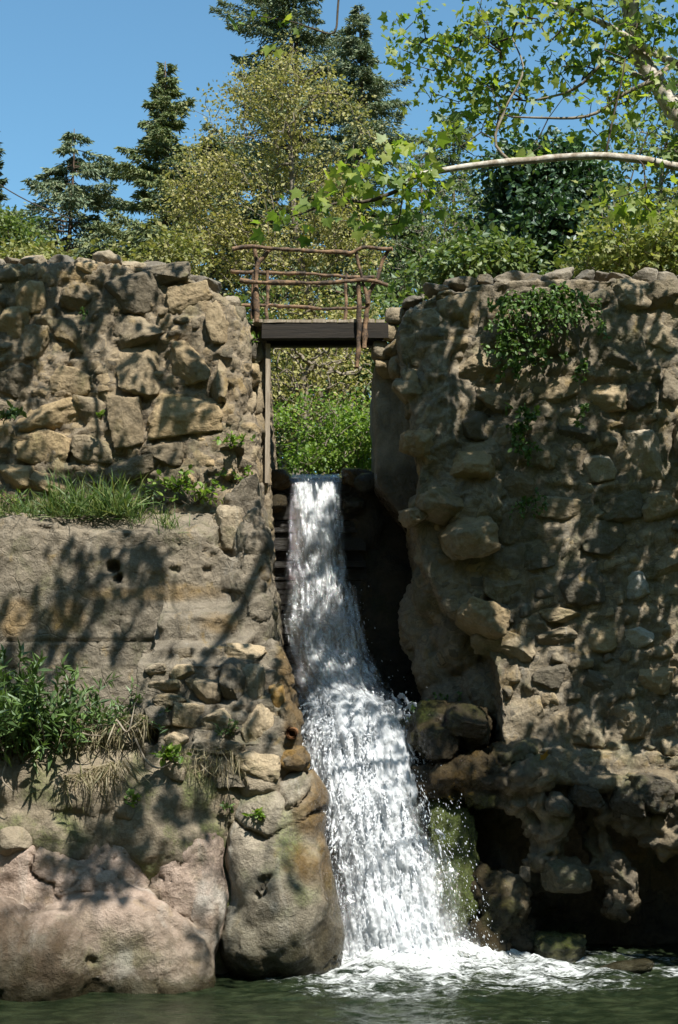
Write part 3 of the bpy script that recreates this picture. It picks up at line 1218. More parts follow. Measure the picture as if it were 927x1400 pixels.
HS = [(212, 915, 15, 9, 16.74), (247, 918, 17, 10, 16.74), (225, 936, 22, 8, 16.74), (270, 936, 18, 8, 16.74), (282, 945, 18, 22, 16.68), (318, 935, 18, 26, 16.68),
      (347, 935, 16, 26, 16.78), (335, 893, 28, 13, 16.95), (285, 895, 22, 12, 16.95), (240, 896, 24, 10, 16.97), (215, 976, 19, 20, 16.62),
      (255, 978, 22, 17, 16.64), (300, 985, 26, 18, 16.64), (352, 992, 26, 30, 16.68), (230, 958, 26, 9, 16.66), (310, 722, 24, 30, 17.7),
      (290, 1015, 26, 16, 16.58), (240, 1012, 18, 10, 16.58), (378, 960, 12, 24, 16.95), (352, 1047, 32, 22, 16.6), (403, 1036, 22, 16, 16.72), (315, 1025, 20, 12, 16.58), (380, 905, 10, 18, 17.2)]
for i, s in enumerate(HS):
    m1 = MB()
    add_stones(m1, [s], s[4], 3000 + i * 5, .6, .18, 4, .62, ochre=.9 if s[0] > 370 else 0., wet=.4 if s[0] > 395 else 0.)
    m1.build('stone', MR_PLASTER, terr)
# drain pipe at the wet corner
c = W(399, 1003, 16.62)
V_, F_ = tube([c, c + np.array([.03, .5, .03])], .062, 14, .06, 3, cap=False)
m1 = MB()
m1.add(V_, F_)
V_, F_ = tube([c + np.array([.03, .5, .03]), c], .043, 14, .06, 3, cap=False)
m1.add(V_, F_)
m1.build('drain_pipe', WOOD_CUT, terr)

# ================================================================== BOULDERS AND BANK
def boulder_disp(V, seed, crack=.035, facet=.08):
    """water-worn rock: broad swells, a few long slanting grooves, fine pitting"""
    ax = np.stack([V[:, 0] * .8 + V[:, 2] * .9, V[:, 1] * .8, (V[:, 2] * .8 - V[:, 0] * .55) * 2.4], 1)
    d = .12 * fbm(V * .9, 3, seed + 3) + .065 * fbm(V * 2.6, 4, seed + 5) + .022 * (1 - 2 * np.abs(fbm(ax * 1.3, 3, seed + 7, .5))) + .012 * fbm(V * 9, 4, seed + 8, .6)
    ax = np.stack([V[:, 0] * .8 + V[:, 2] * .9, V[:, 1] * .8, (V[:, 2] * .8 - V[:, 0] * .55) * 2.4], 1)
    gr = np.abs(fbm(ax * .9, 3, seed + 9))
    d -= crack * 2.6 * sstep(.05, .0, gr) * sstep(-.1, .3, fbm(V * .8, 2, seed + 12))
    gr2 = np.abs(fbm(ax * 2.3 + 7, 3, seed + 15))
    d -= .035 * sstep(.06, .0, gr2) * sstep(0, .3, fbm(V * 1.4, 2, seed + 17))

    return d, .5 + .8 * fbm(V * 1.2, 3, seed + 21)


def boulder(name, label, solids, seed, mat, voxel=.03, crack=.05, facet=.1, smooth=6, **at):
    V, Fs, N = remesh(solids, voxel, smooth)
    d, cid = boulder_disp(V, seed, crack, facet)
    mb = MB()
    if mat is MR_PINK:
        X, Z = pixels(V)
        n_ = fbm(V * 2.2, 4, seed + 31, .6)
        at = dict(wet=.9 * sstep(60, -30, X - 100 + n_ * 90) * sstep(1225, 1275, Z + n_ * 60) + .75 * sstep(1325, 1350, Z + n_ * 30), lime=.55 * sstep(.1, .4, fbm(V * np.array([2.2, 2, .9]), 4, seed + 33, .6)) * sstep(1180, 1240, Z),  # lower-left wet term paints the overhang shade; the bottom band is waterline wetness
                  ochre=.5 * sstep(.1, .35, fbm(V * 2.6, 3, seed + 35)) * sstep(1290, 1330, Z), moss=.35 * sstep(.0, .4, n_) * sstep(1230, 1290, Z) * sstep(60, 130, X))
    else:
        X, Z = pixels(V)
        n_ = fbm(V * 2.2, 4, seed + 31, .6)
        at = dict(wet=np.maximum(.85 * sstep(395, 440, X + n_ * 60), .9 * sstep(1255, 1320, Z + n_ * 80)), ochre=.75 * sstep(400, 430, X + n_ * 50) * sstep(1260, 1180, Z), moss=.4 * sstep(.05, .4, fbm(V * 1.9, 3, seed + 37)),
                  lime=.5 * sstep(.1, .42, fbm(V * np.array([2.2, 2, 1.]), 4, seed + 33, .6)) * sstep(410, 370, X))
    mb.add(V + N * d[:, None], Fs, tint=.07, mortar=0., **at)
    return tag(mb.build(name, mat), label, 'boulder', kind='thing')


boulder('boulder', 'broad pinkish grey boulder with a rounded water-worn front at the pool edge',
        [prism([(88, 1135), (120, 1110), (200, 1104), (280, 1116), (298, 1150), (292, 1230), (286, 1300), (80, 1300)], 16.6, 17.6),
         prism([(-260, 1150), (0, 1158), (60, 1164), (125, 1190), (205, 1236), (282, 1284), (296, 1330), (290, 1400), (-260, 1400)], 16.2, 17.2),
         ell(200, 1330, 16.35, 100, 70, .5), ell(60, 1330, 15.95, 70, 85, .45, (0, .5, 0)), ell(-20, 1300, 15.9, 70, 75, .5, (0, .3, 0)), ell(150, 1300, 16.2, 110, 70, .4, (0, .3, 0)),
         ell(150, 1195, 16.65, 60, 70, .3), ell(285, 1250, 16.75, 22, 90, .4), ell(250, 1200, 16.62, 44, 80, .22)], 401, MR_PINK)
boulder('boulder', 'tall grey rounded boulder wet on its right side beside the falling water',
        [ell(380, 1225, 17.05, 74, 118, .75), ell(402, 1120, 17.2, 40, 75, .6), ell(350, 1280, 16.95, 52, 72, .55), ell(425, 1250, 17.2, 42, 100, .5), ell(346, 1185, 16.98, 46, 78, .5), ell(330, 1275, 16.98, 34, 80, .5), ell(372, 1130, 17.0, 50, 60, .5),
         prism([(385, 1075), (425, 1062), (440, 1120), (455, 1290), (455, 1380), (390, 1380)], 17.05, 18.2)], 433, MR_GREY)
# bank of earth between wall and boulders
V, Fs, N = remesh([ell(306, 1200, 17.15, 24, 120, .35), ell(300, 1290, 17.2, 20, 80, .3), ell(70, 1075, 17.0, 190, 72, .7), ell(230, 1085, 17.0, 95, 66, .6), ell(-120, 1060, 16.9, 150, 95, .9), ell(310, 1085, 17.15, 40, 60, .5), ell(330, 1130, 17.3, 70, 90, .5), ell(60, 1140, 16.85, 120, 70, .6), ell(200, 1140, 17.0, 120, 80, .7), ell(-60, 1150, 16.9, 120, 90, .7)], .036, 2)
d = .10 * fbm(V * 1.6, 3, 501) + .06 * fbm(V * 5, 4, 503) + .02 * fbm(V * 14, 3, 507)
mb = MB()
mb.add(V + N * d[:, None], Fs, tint=.07, mortar=.5, moss=np.maximum(.55 * sstep(.1, .4, fbm(V * 1.8, 3, 509)), .6 * sstep(1.9, 1.6, V[:, 2]) * sstep(-1.75, -1.6, V[:, 0]) * sstep(-.15, .2, fbm(V * 4, 3, 511))))
tag(mb.build('earth_bank', MR_BANK), kind='structure')
for i, (x, y, r_, Y, lab) in enumerate([(240, 1055, 14, 16.5, 'small pale round rock lodged in the bank under the stepped corner'),
                                      (172, 1108, 12, 16.35, 'small dark rock on the bank just above the pink boulder'),
                                      (20, 1150, 20, 16.2, 'mossy rock in the dirt at the far left of the bank'),
                                      (352, 1075, 26, 16.75, 'grey rock below the ochre-stained corner, above the tall boulder')]):
    mb = MB()
    V_, F_ = rock(W(x, y, Y), (M(r_ * 1.15, y, Y), M(r_, y, Y), M(r_, y, Y)), 600 + i, 4, .3, 4)
    mb.add(V_, F_, tint=.5, mortar=0.)
    tag(mb.build('rock', MR_GREY), lab, 'rock')

# ================================================================== RIGHT RUBBLE WALL
RIGHT_TOP = [(545, 452), (556, 425), (575, 410), (600, 398), (640, 392), (700, 384), (760, 382), (940, 382), (1260, 380)]
HR = [(598, 485, 36, 20), (635, 425, 38, 28), (590, 440, 28, 22), (560, 530, 22, 22), (620, 555, 38, 36), (655, 500, 32, 22), (680, 545, 26, 20),
      (620, 640, 28, 26), (660, 620, 30, 24), (760, 462, 34, 22), (765, 532, 30, 20), (830, 545, 32, 22), (820, 638, 24, 20), (875, 540, 28, 22),
      (885, 625, 36, 40), (850, 693, 32, 22), (905, 692, 32, 20), (840, 488, 34, 22), (690, 805, 30, 22), (682, 838, 24, 18), (695, 880, 46, 24),
      (800, 795, 36, 34), (765, 840, 30, 10), (762, 868, 28, 13), (755, 925, 25, 17), (815, 932, 25, 16), (875, 805, 20, 22), (876, 868, 20, 17),
      (800, 990, 34, 30), (870, 985, 34, 26), (865, 403, 30, 22), (910, 400, 28, 26), (815, 405, 20, 16), (908, 460, 24, 22), (925, 530, 20, 26),
      (720, 985, 30, 34), (760, 690, 34, 22), (705, 660, 28, 22), (650, 580, 24, 20), (730, 760, 30, 20), (700, 720, 26, 22), (820, 870, 26, 22),
      (830, 735, 34, 24), (920, 770, 30, 26), (900, 930, 30, 24), (740, 620, 24, 26), (790, 590, 26, 20), (730, 410, 30, 18), (690, 460, 28, 22),
      (960, 420, 40, 30), (970, 600, 46, 36), (980, 700, 40, 30), (980, 850, 46, 34), (970, 980, 40, 30), (930, 1020, 26, 16)]
right_wall = empty('rubble_wall', tuple(W(760, 1050, 18.5)), 'tall shaded rubble stone wall with hanging ferns, to the right of the waterfall', 'stone wall', kind='thing')
V, Fs, tint, mort = relief([
    prism(RIGHT_TOP + [(1260, 1050), (694, 1044), (684, 960), (678, 905), (646, 862), (608, 828), (580, 775), (566, 710), (576, 640), (562, 560), (550, 500)], 18.05, 21.4),
    ell(596, 800, 18.95, 34, 50, .35), ell(630, 872, 18.85, 42, 50, .35), ell(600, 905, 19.1, 36, 60, .35), ell(662, 945, 18.75, 34, 40, .3), ell(576, 850, 19.25, 30, 60, .3), ell(625, 960, 19.0, 50, 40, .35),
    prism([(700, 1026), (760, 1024), (1260, 1040), (1260, 1070), (705, 1062)], 17.9, 20),
    ell(600, 560, 18.2, 40, 110, .35), ell(640, 690, 18.15, 60, 60, .35), ell(600, 470, 18.3, 50, 55, .4),
], .034, 13, .72, stones=HR)
mb = MB()
mb.add(V, Fs, tint=tint, mortar=mort)
add_stones(mb, HR, 18.05, 5000, .6, .13, 4, .55)
reg = [(560, 440), (600, 405), (760, 390), (1100, 390), (1100, 1030), (700, 1025), (690, 900), (640, 850), (600, 780), (590, 640)]
ex2 = scatter_stones(reg, HR, 150, 7, 18, 9, 1.15)
add_stones(mb, ex2, 18.05, 6000, .7, .06, 3, .5)
# rounded cobbles along the broken left edge
edge_s = [(534, 452, 18, 13, 18.75), (522, 478, 14, 14, 18.85), (540, 476, 16, 14, 18.7), (528, 500, 14, 14, 18.85), (546, 500, 14, 16, 18.6), (541, 430, 16, 12, 18.7)]
for (x, y) in [(553, 450), (548, 490), (545, 520), (560, 560), (556, 600), (566, 640), (560, 690), (566, 730), (575, 760), (585, 800), (612, 835), (650, 868)]:
    edge_s.append((x + random.uniform(12, 24), y, random.uniform(12, 28), random.uniform(10, 22), 18.2 + random.uniform(-.1, .2)))
add_stones(mb, edge_s, 18.2, 7000, .9, .3, 3, .5)
mb.build('rubble_face', MR_RIGHT, right_wall)
# the largest blocks stand well proud of the face
for i, (x, y, rx, ry, Y, cuts) in enumerate([(608, 690, 40, 26, 17.95, 7), (640, 735, 38, 32, 17.9, 8), (566, 708, 16, 14, 18.05, 4), (660, 850, 34, 22, 18.0, 6), (585, 600, 30, 26, 18.15, 6), (645, 640, 32, 26, 18.0, 6)]):
    m1 = MB()
    V_, F_ = rock(W(x, y, Y), (M(rx, y, Y), .34, M(ry, y, Y)), 7500 + i, 5, .55, cuts, .07)
    m1.add(V_, F_, tint=.15 + .14 * i, mortar=0., ochre=.25)
    m1.build('protruding_block', MR_RIGHT, right_wall)
coping(right_wall, 552, 1100, [(p[0], p[1] - 4) for p in RIGHT_TOP], 18.35, 8, MR_COPE, (12, 25))
# smooth concrete side of the channel
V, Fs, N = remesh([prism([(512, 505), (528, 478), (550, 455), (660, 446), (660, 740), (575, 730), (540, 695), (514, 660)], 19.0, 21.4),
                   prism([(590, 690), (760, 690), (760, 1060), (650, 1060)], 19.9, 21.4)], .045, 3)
d = .05 * fbm(V * 1.2, 3, 801) + .025 * fbm(V * 6, 4, 803, .6)
shade_mask = sstep(.45, .05, V[:, 2] - W(510, 650, 19)[2] + .5 * fbm(V * 1.5, 3, 805))  # deep channel shade painted in through the wet darkening, lower part only
mb = MB()
mb.add(V + N * d[:, None], Fs, tint=.3, mortar=.2, wet=shade_mask)
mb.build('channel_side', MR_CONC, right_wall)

# ================================================================== UNDERCUT ROCK BASE
outcrop = empty('rock_outcrop', tuple(W(720, 1330, 18.2)), 'dark wet undercut rock full of hollows under the right wall', 'rock outcrop', kind='thing')
lumps = [(590, 1000, 34, 36, 18.1), (640, 990, 36, 28, 18.15), (612, 1058, 46, 22, 18.0), (668, 1055, 40, 22, 18.0), (730, 1062, 50, 24, 17.85), (800, 1062, 55, 18, 17.85),
         (870, 1070, 50, 20, 17.85), (930, 1078, 40, 26, 17.8), (750, 1125, 42, 36, 17.95), (722, 1100, 30, 20, 17.9), (745, 1172, 34, 20, 18.0), (690, 1235, 40, 44, 18.05), (655, 1215, 18, 30, 18.2),
         (662, 1290, 36, 44, 18.0), (715, 1290, 26, 36, 18.15), (775, 1196, 36, 22, 18.0), (815, 1110, 18, 30, 18.0), (870, 1110, 40, 36, 17.9), (905, 1140, 34, 30, 17.95), (830, 1180, 24, 30, 18.1),
         (855, 1215, 22, 34, 18.1), (815, 1150, 20, 26, 18.2), (840, 1240, 20, 24, 18.15), (960, 1110, 50, 40, 17.8), (545, 1020, 30, 40, 18.5), (500, 1050, 60, 60, 18.75), (520, 1160, 70, 90, 18.65), (520, 1280, 80, 70, 18.4),
         (575, 1100, 30, 36, 18.3), (590, 1070, 28, 20, 18.15), (1010, 1180, 40, 120, 17.9), (700, 1030, 40, 12, 18.0)]
sol = [prism([(436, 985), (640, 980), (700, 1040), (1260, 1050), (1260, 1390), (436, 1390)], 18.95, 21.4), prism([(560, 1048), (1260, 1050), (1260, 1100), (800, 1092), (690, 1104), (575, 1088)], 17.98, 20)]
g = np.random.default_rng(77)
for (x, y, rx, ry, Y) in lumps:
    sol.append(ell(x, y, Y + .12, rx, ry, .30, tuple(g.uniform(-.35, .35, 3))))
V, Fs, N = remesh(sol, .034, 1)
w_ = V + .08 * np.stack([fbm(V * 3, 2, 1), fbm(V * 3 + 5, 2, 2), fbm(V * 3 + 11, 2, 3)], 1)
f1, f2, cid = worley(w_ * 3.6, 91)
g1, g2, gid = worley(w_ * 9, 95)
d = .12 * fbm(V * 1.6, 3, 81) + .05 * (sstep(.02, .3, f2 - f1) - .6) * (.3 + cid) + .018 * (sstep(.02, .35, g2 - g1) - .5) + .06 * fbm(V * 5, 4, 85, .6) - .10 * sstep(.2, .5, fbm(V * 2.6, 4, 88))
xr, zr = V[:, 0], V[:, 2]
mo = np.zeros(len(V))
for ox, oy, rx, ry, s in ((640, 1095, 40, 12, .8), (600, 1010, 40, 20, .4), (690, 1250, 30, 30, .35), (770, 1285, 40, 25, .9), (560, 975, 40, 14, .7)):
    hc = W(ox, oy, 18.1)
    e = ((xr * 18.1 / V[:, 1] - hc[0]) / M(rx, oy, 18.1)) ** 2 + (((zr - CZ) * 18.1 / V[:, 1] + CZ - hc[2]) / M(ry, oy, 18.1)) ** 2
    mo = np.maximum(mo, s * sstep(1.5, .4, e + .5 * fbm(V * 4, 2, 6)))
hc = W(680, 1000, 18.1)
wet = np.clip(sstep(hc[0] + .25, hc[0] - .1, xr) + sstep(1.0, .2, zr), 0, 1)
oc = sstep(.6, 0., np.abs(xr - W(625, 1080, 18.)[0])) * sstep(.25, 0., np.abs(zr - W(625, 1078, 18.)[2])) * .8
mb = MB()
mb.add(V + N * d[:, None], Fs, tint=np.where(cid > .5, .1, .16), mortar=.25, moss=mo, wet=wet, ochre=oc)
mb.build('rock_face', MR_BASE, outcrop)
for nm, x, y, rx, ry, rd, Y, kw in (('mossy_slab', 615, 1200, 42, 110, .34, 18.32, dict(moss=.7, wet=.45, ochre=.0)),
                                    ('stone', 772, 1200, 36, 24, .30, 17.85, dict(moss=.1)),
                                    ('mossy_stone', 768, 1300, 40, 24, .3, 18.0, dict(moss=.7, wet=.6)),
                                    ('stone', 765, 1100, 18, 16, .2, 17.75, dict()), ('stone', 800, 1085, 26, 18, .25, 17.8, dict(wet=.5)),
                                    ('stone', 885, 1085, 34, 26, .3, 17.75, dict(wet=.3)), ('stone', 642, 985, 36, 22, .3, 18.0, dict(wet=.8)), ('stone', 597, 1010, 30, 28, .3, 18.0, dict(wet=.9)),
                                    ('stone', 718, 1195, 9, 10, .1, 17.85, dict()), ('stone', 865, 1100, 30, 26, .25, 17.8, dict(wet=.5))):
    m1 = MB()
    V_, F_ = rock(W(x, y, Y), (M(rx, y, Y), rd, M(ry, y, Y)), 8000 + x + y, 5, .4, 8, .16 if nm == 'mossy_slab' else .08, rot=rotm(.1, -.08 if nm == 'mossy_slab' else .1, 0))
    m1.add(V_, F_, tint=.4, mortar=0., **kw)
    m1.build(nm, MR_BASE, outcrop)
mb = MB()
V_, F_ = rock(W(845, 1328, 17.2), (.45, .25, .10), 8900, 4, .2, 3)
mb.add(V_, F_, tint=.4, mortar=0., wet=.8)
tag(mb.build('rock', MR_BASE), 'low wet rock just breaking the pool surface under the right hollows', 'rock')

# ================================================================== TIMBER WEIR
def box(mb, lo, hi, jit=0., g=None, **kw):
    lo, hi = np.asarray(lo, float), np.asarray(hi, float)
    X = np.array([[x, y, z] for x in (0, 1) for y in (0, 1) for z in (0, 1)], float)
    V = lo + X * (hi - lo)
    if jit:
        V = V + (g or RNG).uniform(-jit, jit, V.shape)
    mb.add(V, np.array([[0, 1, 3, 2], [4, 6, 7, 5], [0, 4, 5, 1], [2, 3, 7, 6], [0, 2, 6, 4], [1, 5, 7, 3]]), **kw)


V, Fs, N = remesh([prism([(470, 655), (560, 640), (700, 640), (700, 1040), (470, 1040)], 20.2, 21.3), ell(500, 700, 20.25, 26, 60, .2), ell(530, 860, 20.2, 50, 100, .25), ell(480, 940, 20.1, 60, 50, .4)], .05, 2)
d = .10 * fbm(V * 2, 4, 871, .6)
mb = MB()
mb.add(V + N * d[:, None], Fs, tint=.1, mortar=0., wet=1.)
mb.build('channel_back', MR_BASE, outcrop)
weir = empty('timber_weir', tuple(W(440, 960, 20.2)), 'black wet stacked boards behind the top of the waterfall', 'weir', kind='thing')
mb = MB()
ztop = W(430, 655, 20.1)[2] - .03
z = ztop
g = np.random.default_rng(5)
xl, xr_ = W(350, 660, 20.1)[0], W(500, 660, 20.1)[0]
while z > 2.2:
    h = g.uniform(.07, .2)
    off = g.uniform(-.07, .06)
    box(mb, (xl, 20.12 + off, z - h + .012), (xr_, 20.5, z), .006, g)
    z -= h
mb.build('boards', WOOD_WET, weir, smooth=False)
for i, (x, y, r_, Y) in enumerate([(383, 656, 15, 20.0), (482, 652, 14, 20.05), (500, 662, 14, 19.95), (379, 690, 12, 20.02), (484, 690, 12, 20.0)]):
    m1 = MB()
    V_, F_ = rock(W(x, y, Y), (M(r_ * 1.2, y, Y), .14, M(r_, y, Y)), 8300 + i, 4, .4, 5)
    m1.add(V_, F_, tint=.4, mortar=0., wet=.8, ochre=.6 if i < 2 else 0.)
    m1.build('stone', MR_BASE, weir)
mb = MB()
a, b2 = W(364, 470, 18.86), W(373, 650, 18.86)
box(mb, (a[0], 18.86, b2[2] - .1), (a[0] + .055, 18.92, a[2]), .006)
tag(mb.build('wooden_post', WOOD_GREY, smooth=False), 'pale upright timber plank against the left side of the channel', 'post')

# ================================================================== WATERFALL
fall = empty('waterfall', tuple(FOOT), None, None, kind='structure')
path = [(431, 649, 20.10, 69), (431, 660, 19.93, 66), (432, 720, 19.80, 66), (435, 780, 19.68, 78), (438, 840, 19.52, 92), (446, 890, 19.38, 98), (462, 935, 19.15, 118),
        (484, 965, 18.75, 140), (490, 1000, 18.42, 146), (497, 1040, 18.22, 144), (508, 1100, 18.02, 146), (520, 1170, 17.92, 152), (532, 1240, 17.80, 164), (540, 1300, 17.72, 182), (545, 1330, 17.66, 200)]
PP = np.array(path, float)


def fall_at(t):
    """t = photo row along the fall -> centre, half-width in metres"""
    cx = np.interp(t, PP[:, 1], PP[:, 0])
    Y = np.interp(t, PP[:, 1], PP[:, 2])
    wd = np.interp(t, PP[:, 1], PP[:, 3])
    c = np.array([W(a, b, y) for a, b, y in zip(np.atleast_1d(cx), np.atleast_1d(t), np.atleast_1d(Y))])
    m = np.array([M(a / 2, b, y) for a, b, y in zip(np.atleast_1d(wd), np.atleast_1d(t), np.atleast_1d(Y))])
    return c, m


fwm, fnt = new_mat('falling_water')
T = NT(fnt)
o_ = T.n('ShaderNodeOutputMaterial')
at_ = T.n('ShaderNodeAttribute'); at_.attribute_name = 'fs'
at2 = T.n('ShaderNodeAttribute'); at2.attribute_name = 'ft'
at3 = T.n('ShaderNodeAttribute'); at3.attribute_name = 'layer'
cmb = T.n('ShaderNodeCombineXYZ')
T.l(at_.outputs['Fac'], cmb.inputs[0]); T.l(at2.outputs['Fac'], cmb.inputs[1]); T.l(at3.outputs['Fac'], cmb.inputs[2])
mp = T.n('ShaderNodeMapping'); mp.inputs['Scale'].default_value = (1, .26, 1)
T.l(cmb.outputs[0], mp.inputs[0])
na = T.noise(mp.outputs[0], 4.2, 8, .68, 1.4)
nb = T.noise(mp.outputs[0], 24, 6, .7, .8)
den = T.attr('foam')
f_ = T.ramp(T.math('ADD', T.math('ADD', den, T.math('MULTIPLY', T.math('SUBTRACT', na, .5), 3.0)), T.math('MULTIPLY', T.math('SUBTRACT', nb, .5), 1.7)), .22, 1.0)
wh = T.n('ShaderNodeBsdfPrincipled')
wh.inputs['Base Color'].default_value = (.78, .81, .83, 1)
wh.inputs['Roughness'].default_value = .3
wh.inputs['Specular IOR Level'].default_value = .5
tr = T.n('ShaderNodeBsdfTranslucent'); tr.inputs[0].default_value = (.85, .88, .9, 1)
mw = T.n('ShaderNodeMixShader'); mw.inputs[0].default_value = .42
T.l(wh.outputs[0], mw.inputs[1]); T.l(tr.outputs[0], mw.inputs[2])
tp = T.n('ShaderNodeBsdfTransparent')
gl = T.n('ShaderNodeBsdfGlossy'); gl.inputs['Roughness'].default_value = .10
bpw = T.n('ShaderNodeBump'); bpw.inputs['Strength'].default_value = 1.; bpw.inputs['Distance'].default_value = .035
T.l(T.math('ADD', na, T.math('MULTIPLY', nb, .5)), bpw.inputs['Height'])
T.l(bpw.outputs[0], gl.inputs['Normal']); T.l(bpw.outputs[0], wh.inputs['Normal'])
mg = T.n('ShaderNodeMixShader')
T.l(T.ramp(T.attr('edge'), 0., 1., 0., .22), mg.inputs[0])
T.l(tp.outputs[0], mg.inputs[1]); T.l(gl.outputs[0], mg.inputs[2])
mf = T.n('ShaderNodeMixShader')
T.l(T.math('MULTIPLY', f_, T.ramp(den, .02, .16)), mf.inputs[0])
T.l(mg.outputs[0], mf.inputs[1]); T.l(mw.outputs[0], mf.inputs[2])
T.l(mf.outputs[0], o_.inputs[0])

mb = MB()
nr, nc = 420, 90
ts = np.linspace(649, 1334, nr)
Cc, Hh = fall_at(ts)
arc = np.concatenate([[0], np.cumsum(np.linalg.norm(np.diff(Cc, axis=0), axis=1))])
for layer in range(4):
    s = np.linspace(-1.35, 1.35, nc)
    SS, II = np.meshgrid(s, np.arange(nr))
    tt = ts[II].ravel()
    low = sstep(950, 1000, tt)
    X = Cc[II, 0] + SS * Hh[II]
    Yy = Cc[II, 1] - (.20 * (1 - np.clip(np.abs(SS), 0, 1) ** 2)) * np.clip((ts[II] - 650) / 60, 0, 1) + .07 * layer - .05
    P = np.stack([X, Yy, Cc[II, 2] + 0 * SS], -1).reshape(-1, 3)
    FS, FT = (SS * Hh[II]).ravel(), arc[II].ravel()
    # water swings sideways as it drops, so streaks are never quite straight
    sw = .10 * fbm(np.stack([FS * 1.3, FT * .9, np.full(len(FS), layer * 5.)], 1), 3, 951)
    q = np.stack([(FS + sw) * (4.5 + 1.5 * low), FT * 1.25, np.full(len(FS), layer * 7.)], 1)
    n1 = fbm(q, 4, 901)
    n2 = fbm(q * np.array([3.6, 3.0, 1]), 4, 905, .6)
    rdg = 1 - 2 * np.abs(fbm(q * np.array([2.2, 1.2, 1]), 4, 907, .6))
    gro = np.clip((tt - 650) / 120, .25, 1)
    P[:, 1] -= (.13 * n1 + .05 * n2 + .06 * (rdg - .5)) * gro * (1 + .45 * low)
    P[:, 0] += (.04 * n2 + sw * .5) * gro
    P[:, 2] += .04 * n2 * gro
    es = np.abs(SS.ravel()) + (.36 + .22 * low) * fbm(np.stack([FS * 2.2, FT * 1.3, np.full(len(FS), layer * 3.)], 1), 5, 911, .62)
    core = sstep(1.15, .55, es)
    dens = np.interp(tt, [649, 665, 720, 800, 870, 930, 960, 985, 1100, 1240, 1334], [.25, .72, .58, .44, .38, .46, 1.1, 1.9, 1.5, 1.35, 1.7])
    thin = sstep(-.1, .7, SS.ravel()) * sstep(760, 850, tt) * sstep(985, 930, tt)
    dens = dens * (1 - .4 * thin)
    lowthin = sstep(.30, 1.05, np.abs(SS.ravel())) * sstep(1020, 1150, tt) * .95
    lowthin = lowthin + .55 * sstep(-.15, -.5, SS.ravel()) * sstep(1060, 1110, tt) * sstep(1280, 1200, tt)
    f = np.clip(dens * core - lowthin - .08 * layer, 0, 1.4) * core
    idx = np.arange(nr * nc).reshape(nr, nc)
    mb.add(P, np.stack([idx[:-1, :-1], idx[:-1, 1:], idx[1:, 1:], idx[1:, :-1]], -1).reshape(-1, 4), foam=f, fs=FS + sw, ft=FT, layer=layer * 3.7, edge=sstep(.0, .5, core))
mb.build('water_sheet', fwm, fall)

dm, dnt = new_mat('water_drops')
T = NT(dnt)
o_ = T.n('ShaderNodeOutputMaterial')
b_ = T.n('ShaderNodeBsdfPrincipled')
b_.inputs['Base Color'].default_value = (.66, .69, .72, 1)
b_.inputs['Roughness'].default_value = .25
tr = T.n('ShaderNodeBsdfTranslucent'); tr.inputs[0].default_value = (.9, .92, .94, 1)
mw = T.n('ShaderNodeMixShader'); mw.inputs[0].default_value = .35
T.l(b_.outputs[0], mw.inputs[1]); T.l(tr.outputs[0], mw.inputs[2]); T.l(mw.outputs[0], o_.inputs[0])


def drops(mb, C, R, flow, stretch):
    V, Fc = ico(1)
    n = len(C)
    g = np.random.default_rng(n)
    flow = flow / (np.linalg.norm(flow, axis=1, keepdims=True) + 1e-9)
    a, b = ring_frame(flow)
    jit = 1 + .25 * g.normal(size=(n, len(V), 1)) * .5
    P = C[:, None] + ((a[:, None] * V[None, :, :1] + b[:, None] * V[None, :, 1:2]) + flow[:, None] * V[None, :, 2:] * stretch[:, None, None]) * R[:, None, None] * jit
    Fs = (Fc[None] + (np.arange(n) * len(V))[:, None, None]).reshape(-1, 3)
    mb.add(P.reshape(-1, 3), Fs)


mb = MB()
g = np.random.default_rng(404)


def fall_drops(n, t0, t1, smul, rlo, rhi, pw, off=.12, st=(1.3, 3.5), bias=0.):
    t = g.uniform(t0, t1, n)
    c, h = fall_at(t)
    s = g.normal(size=n) * smul + bias
    s = np.where(np.abs(s) > 1.7, g.uniform(-1.1, 1.3, n), s)
    P = c.copy()
    P[:, 0] += s * h
    P[:, 1] += -.16 * (1 - np.clip(np.abs(s), 0, 1) ** 2) - np.abs(g.normal(size=n)) * off
    R = rlo + (rhi - rlo) * g.uniform(0, 1, n) ** pw
    c2, h2 = fall_at(np.minimum(t + 8, 1332))
    fl = (c2 - c) + np.stack([s * (h2 - h), 0 * s, 0 * s], 1)
    fl = fl / (np.linalg.norm(fl, axis=1, keepdims=True) + 1e-9) + g.normal(size=(n, 3)) * .22
    drops(mb, P, R, fl, g.uniform(*st, n))


fall_drops(500, 655, 960, .42, .003, .009, 3, .05)
fall_drops(420, 800, 975, .62, .003, .009, 3, .10, bias=.25)
fall_drops(1100, 955, 1325, .55, .002, .009, 3, .14, st=(1.8, 6))
fall_drops(3200, 1000, 1325, .80, .002, .007, 3, .18, st=(1.4, 5), bias=.12)
fall_drops(800, 1080, 1325, .95, .002, .008, 3, .2, st=(1.2, 3), bias=.3)
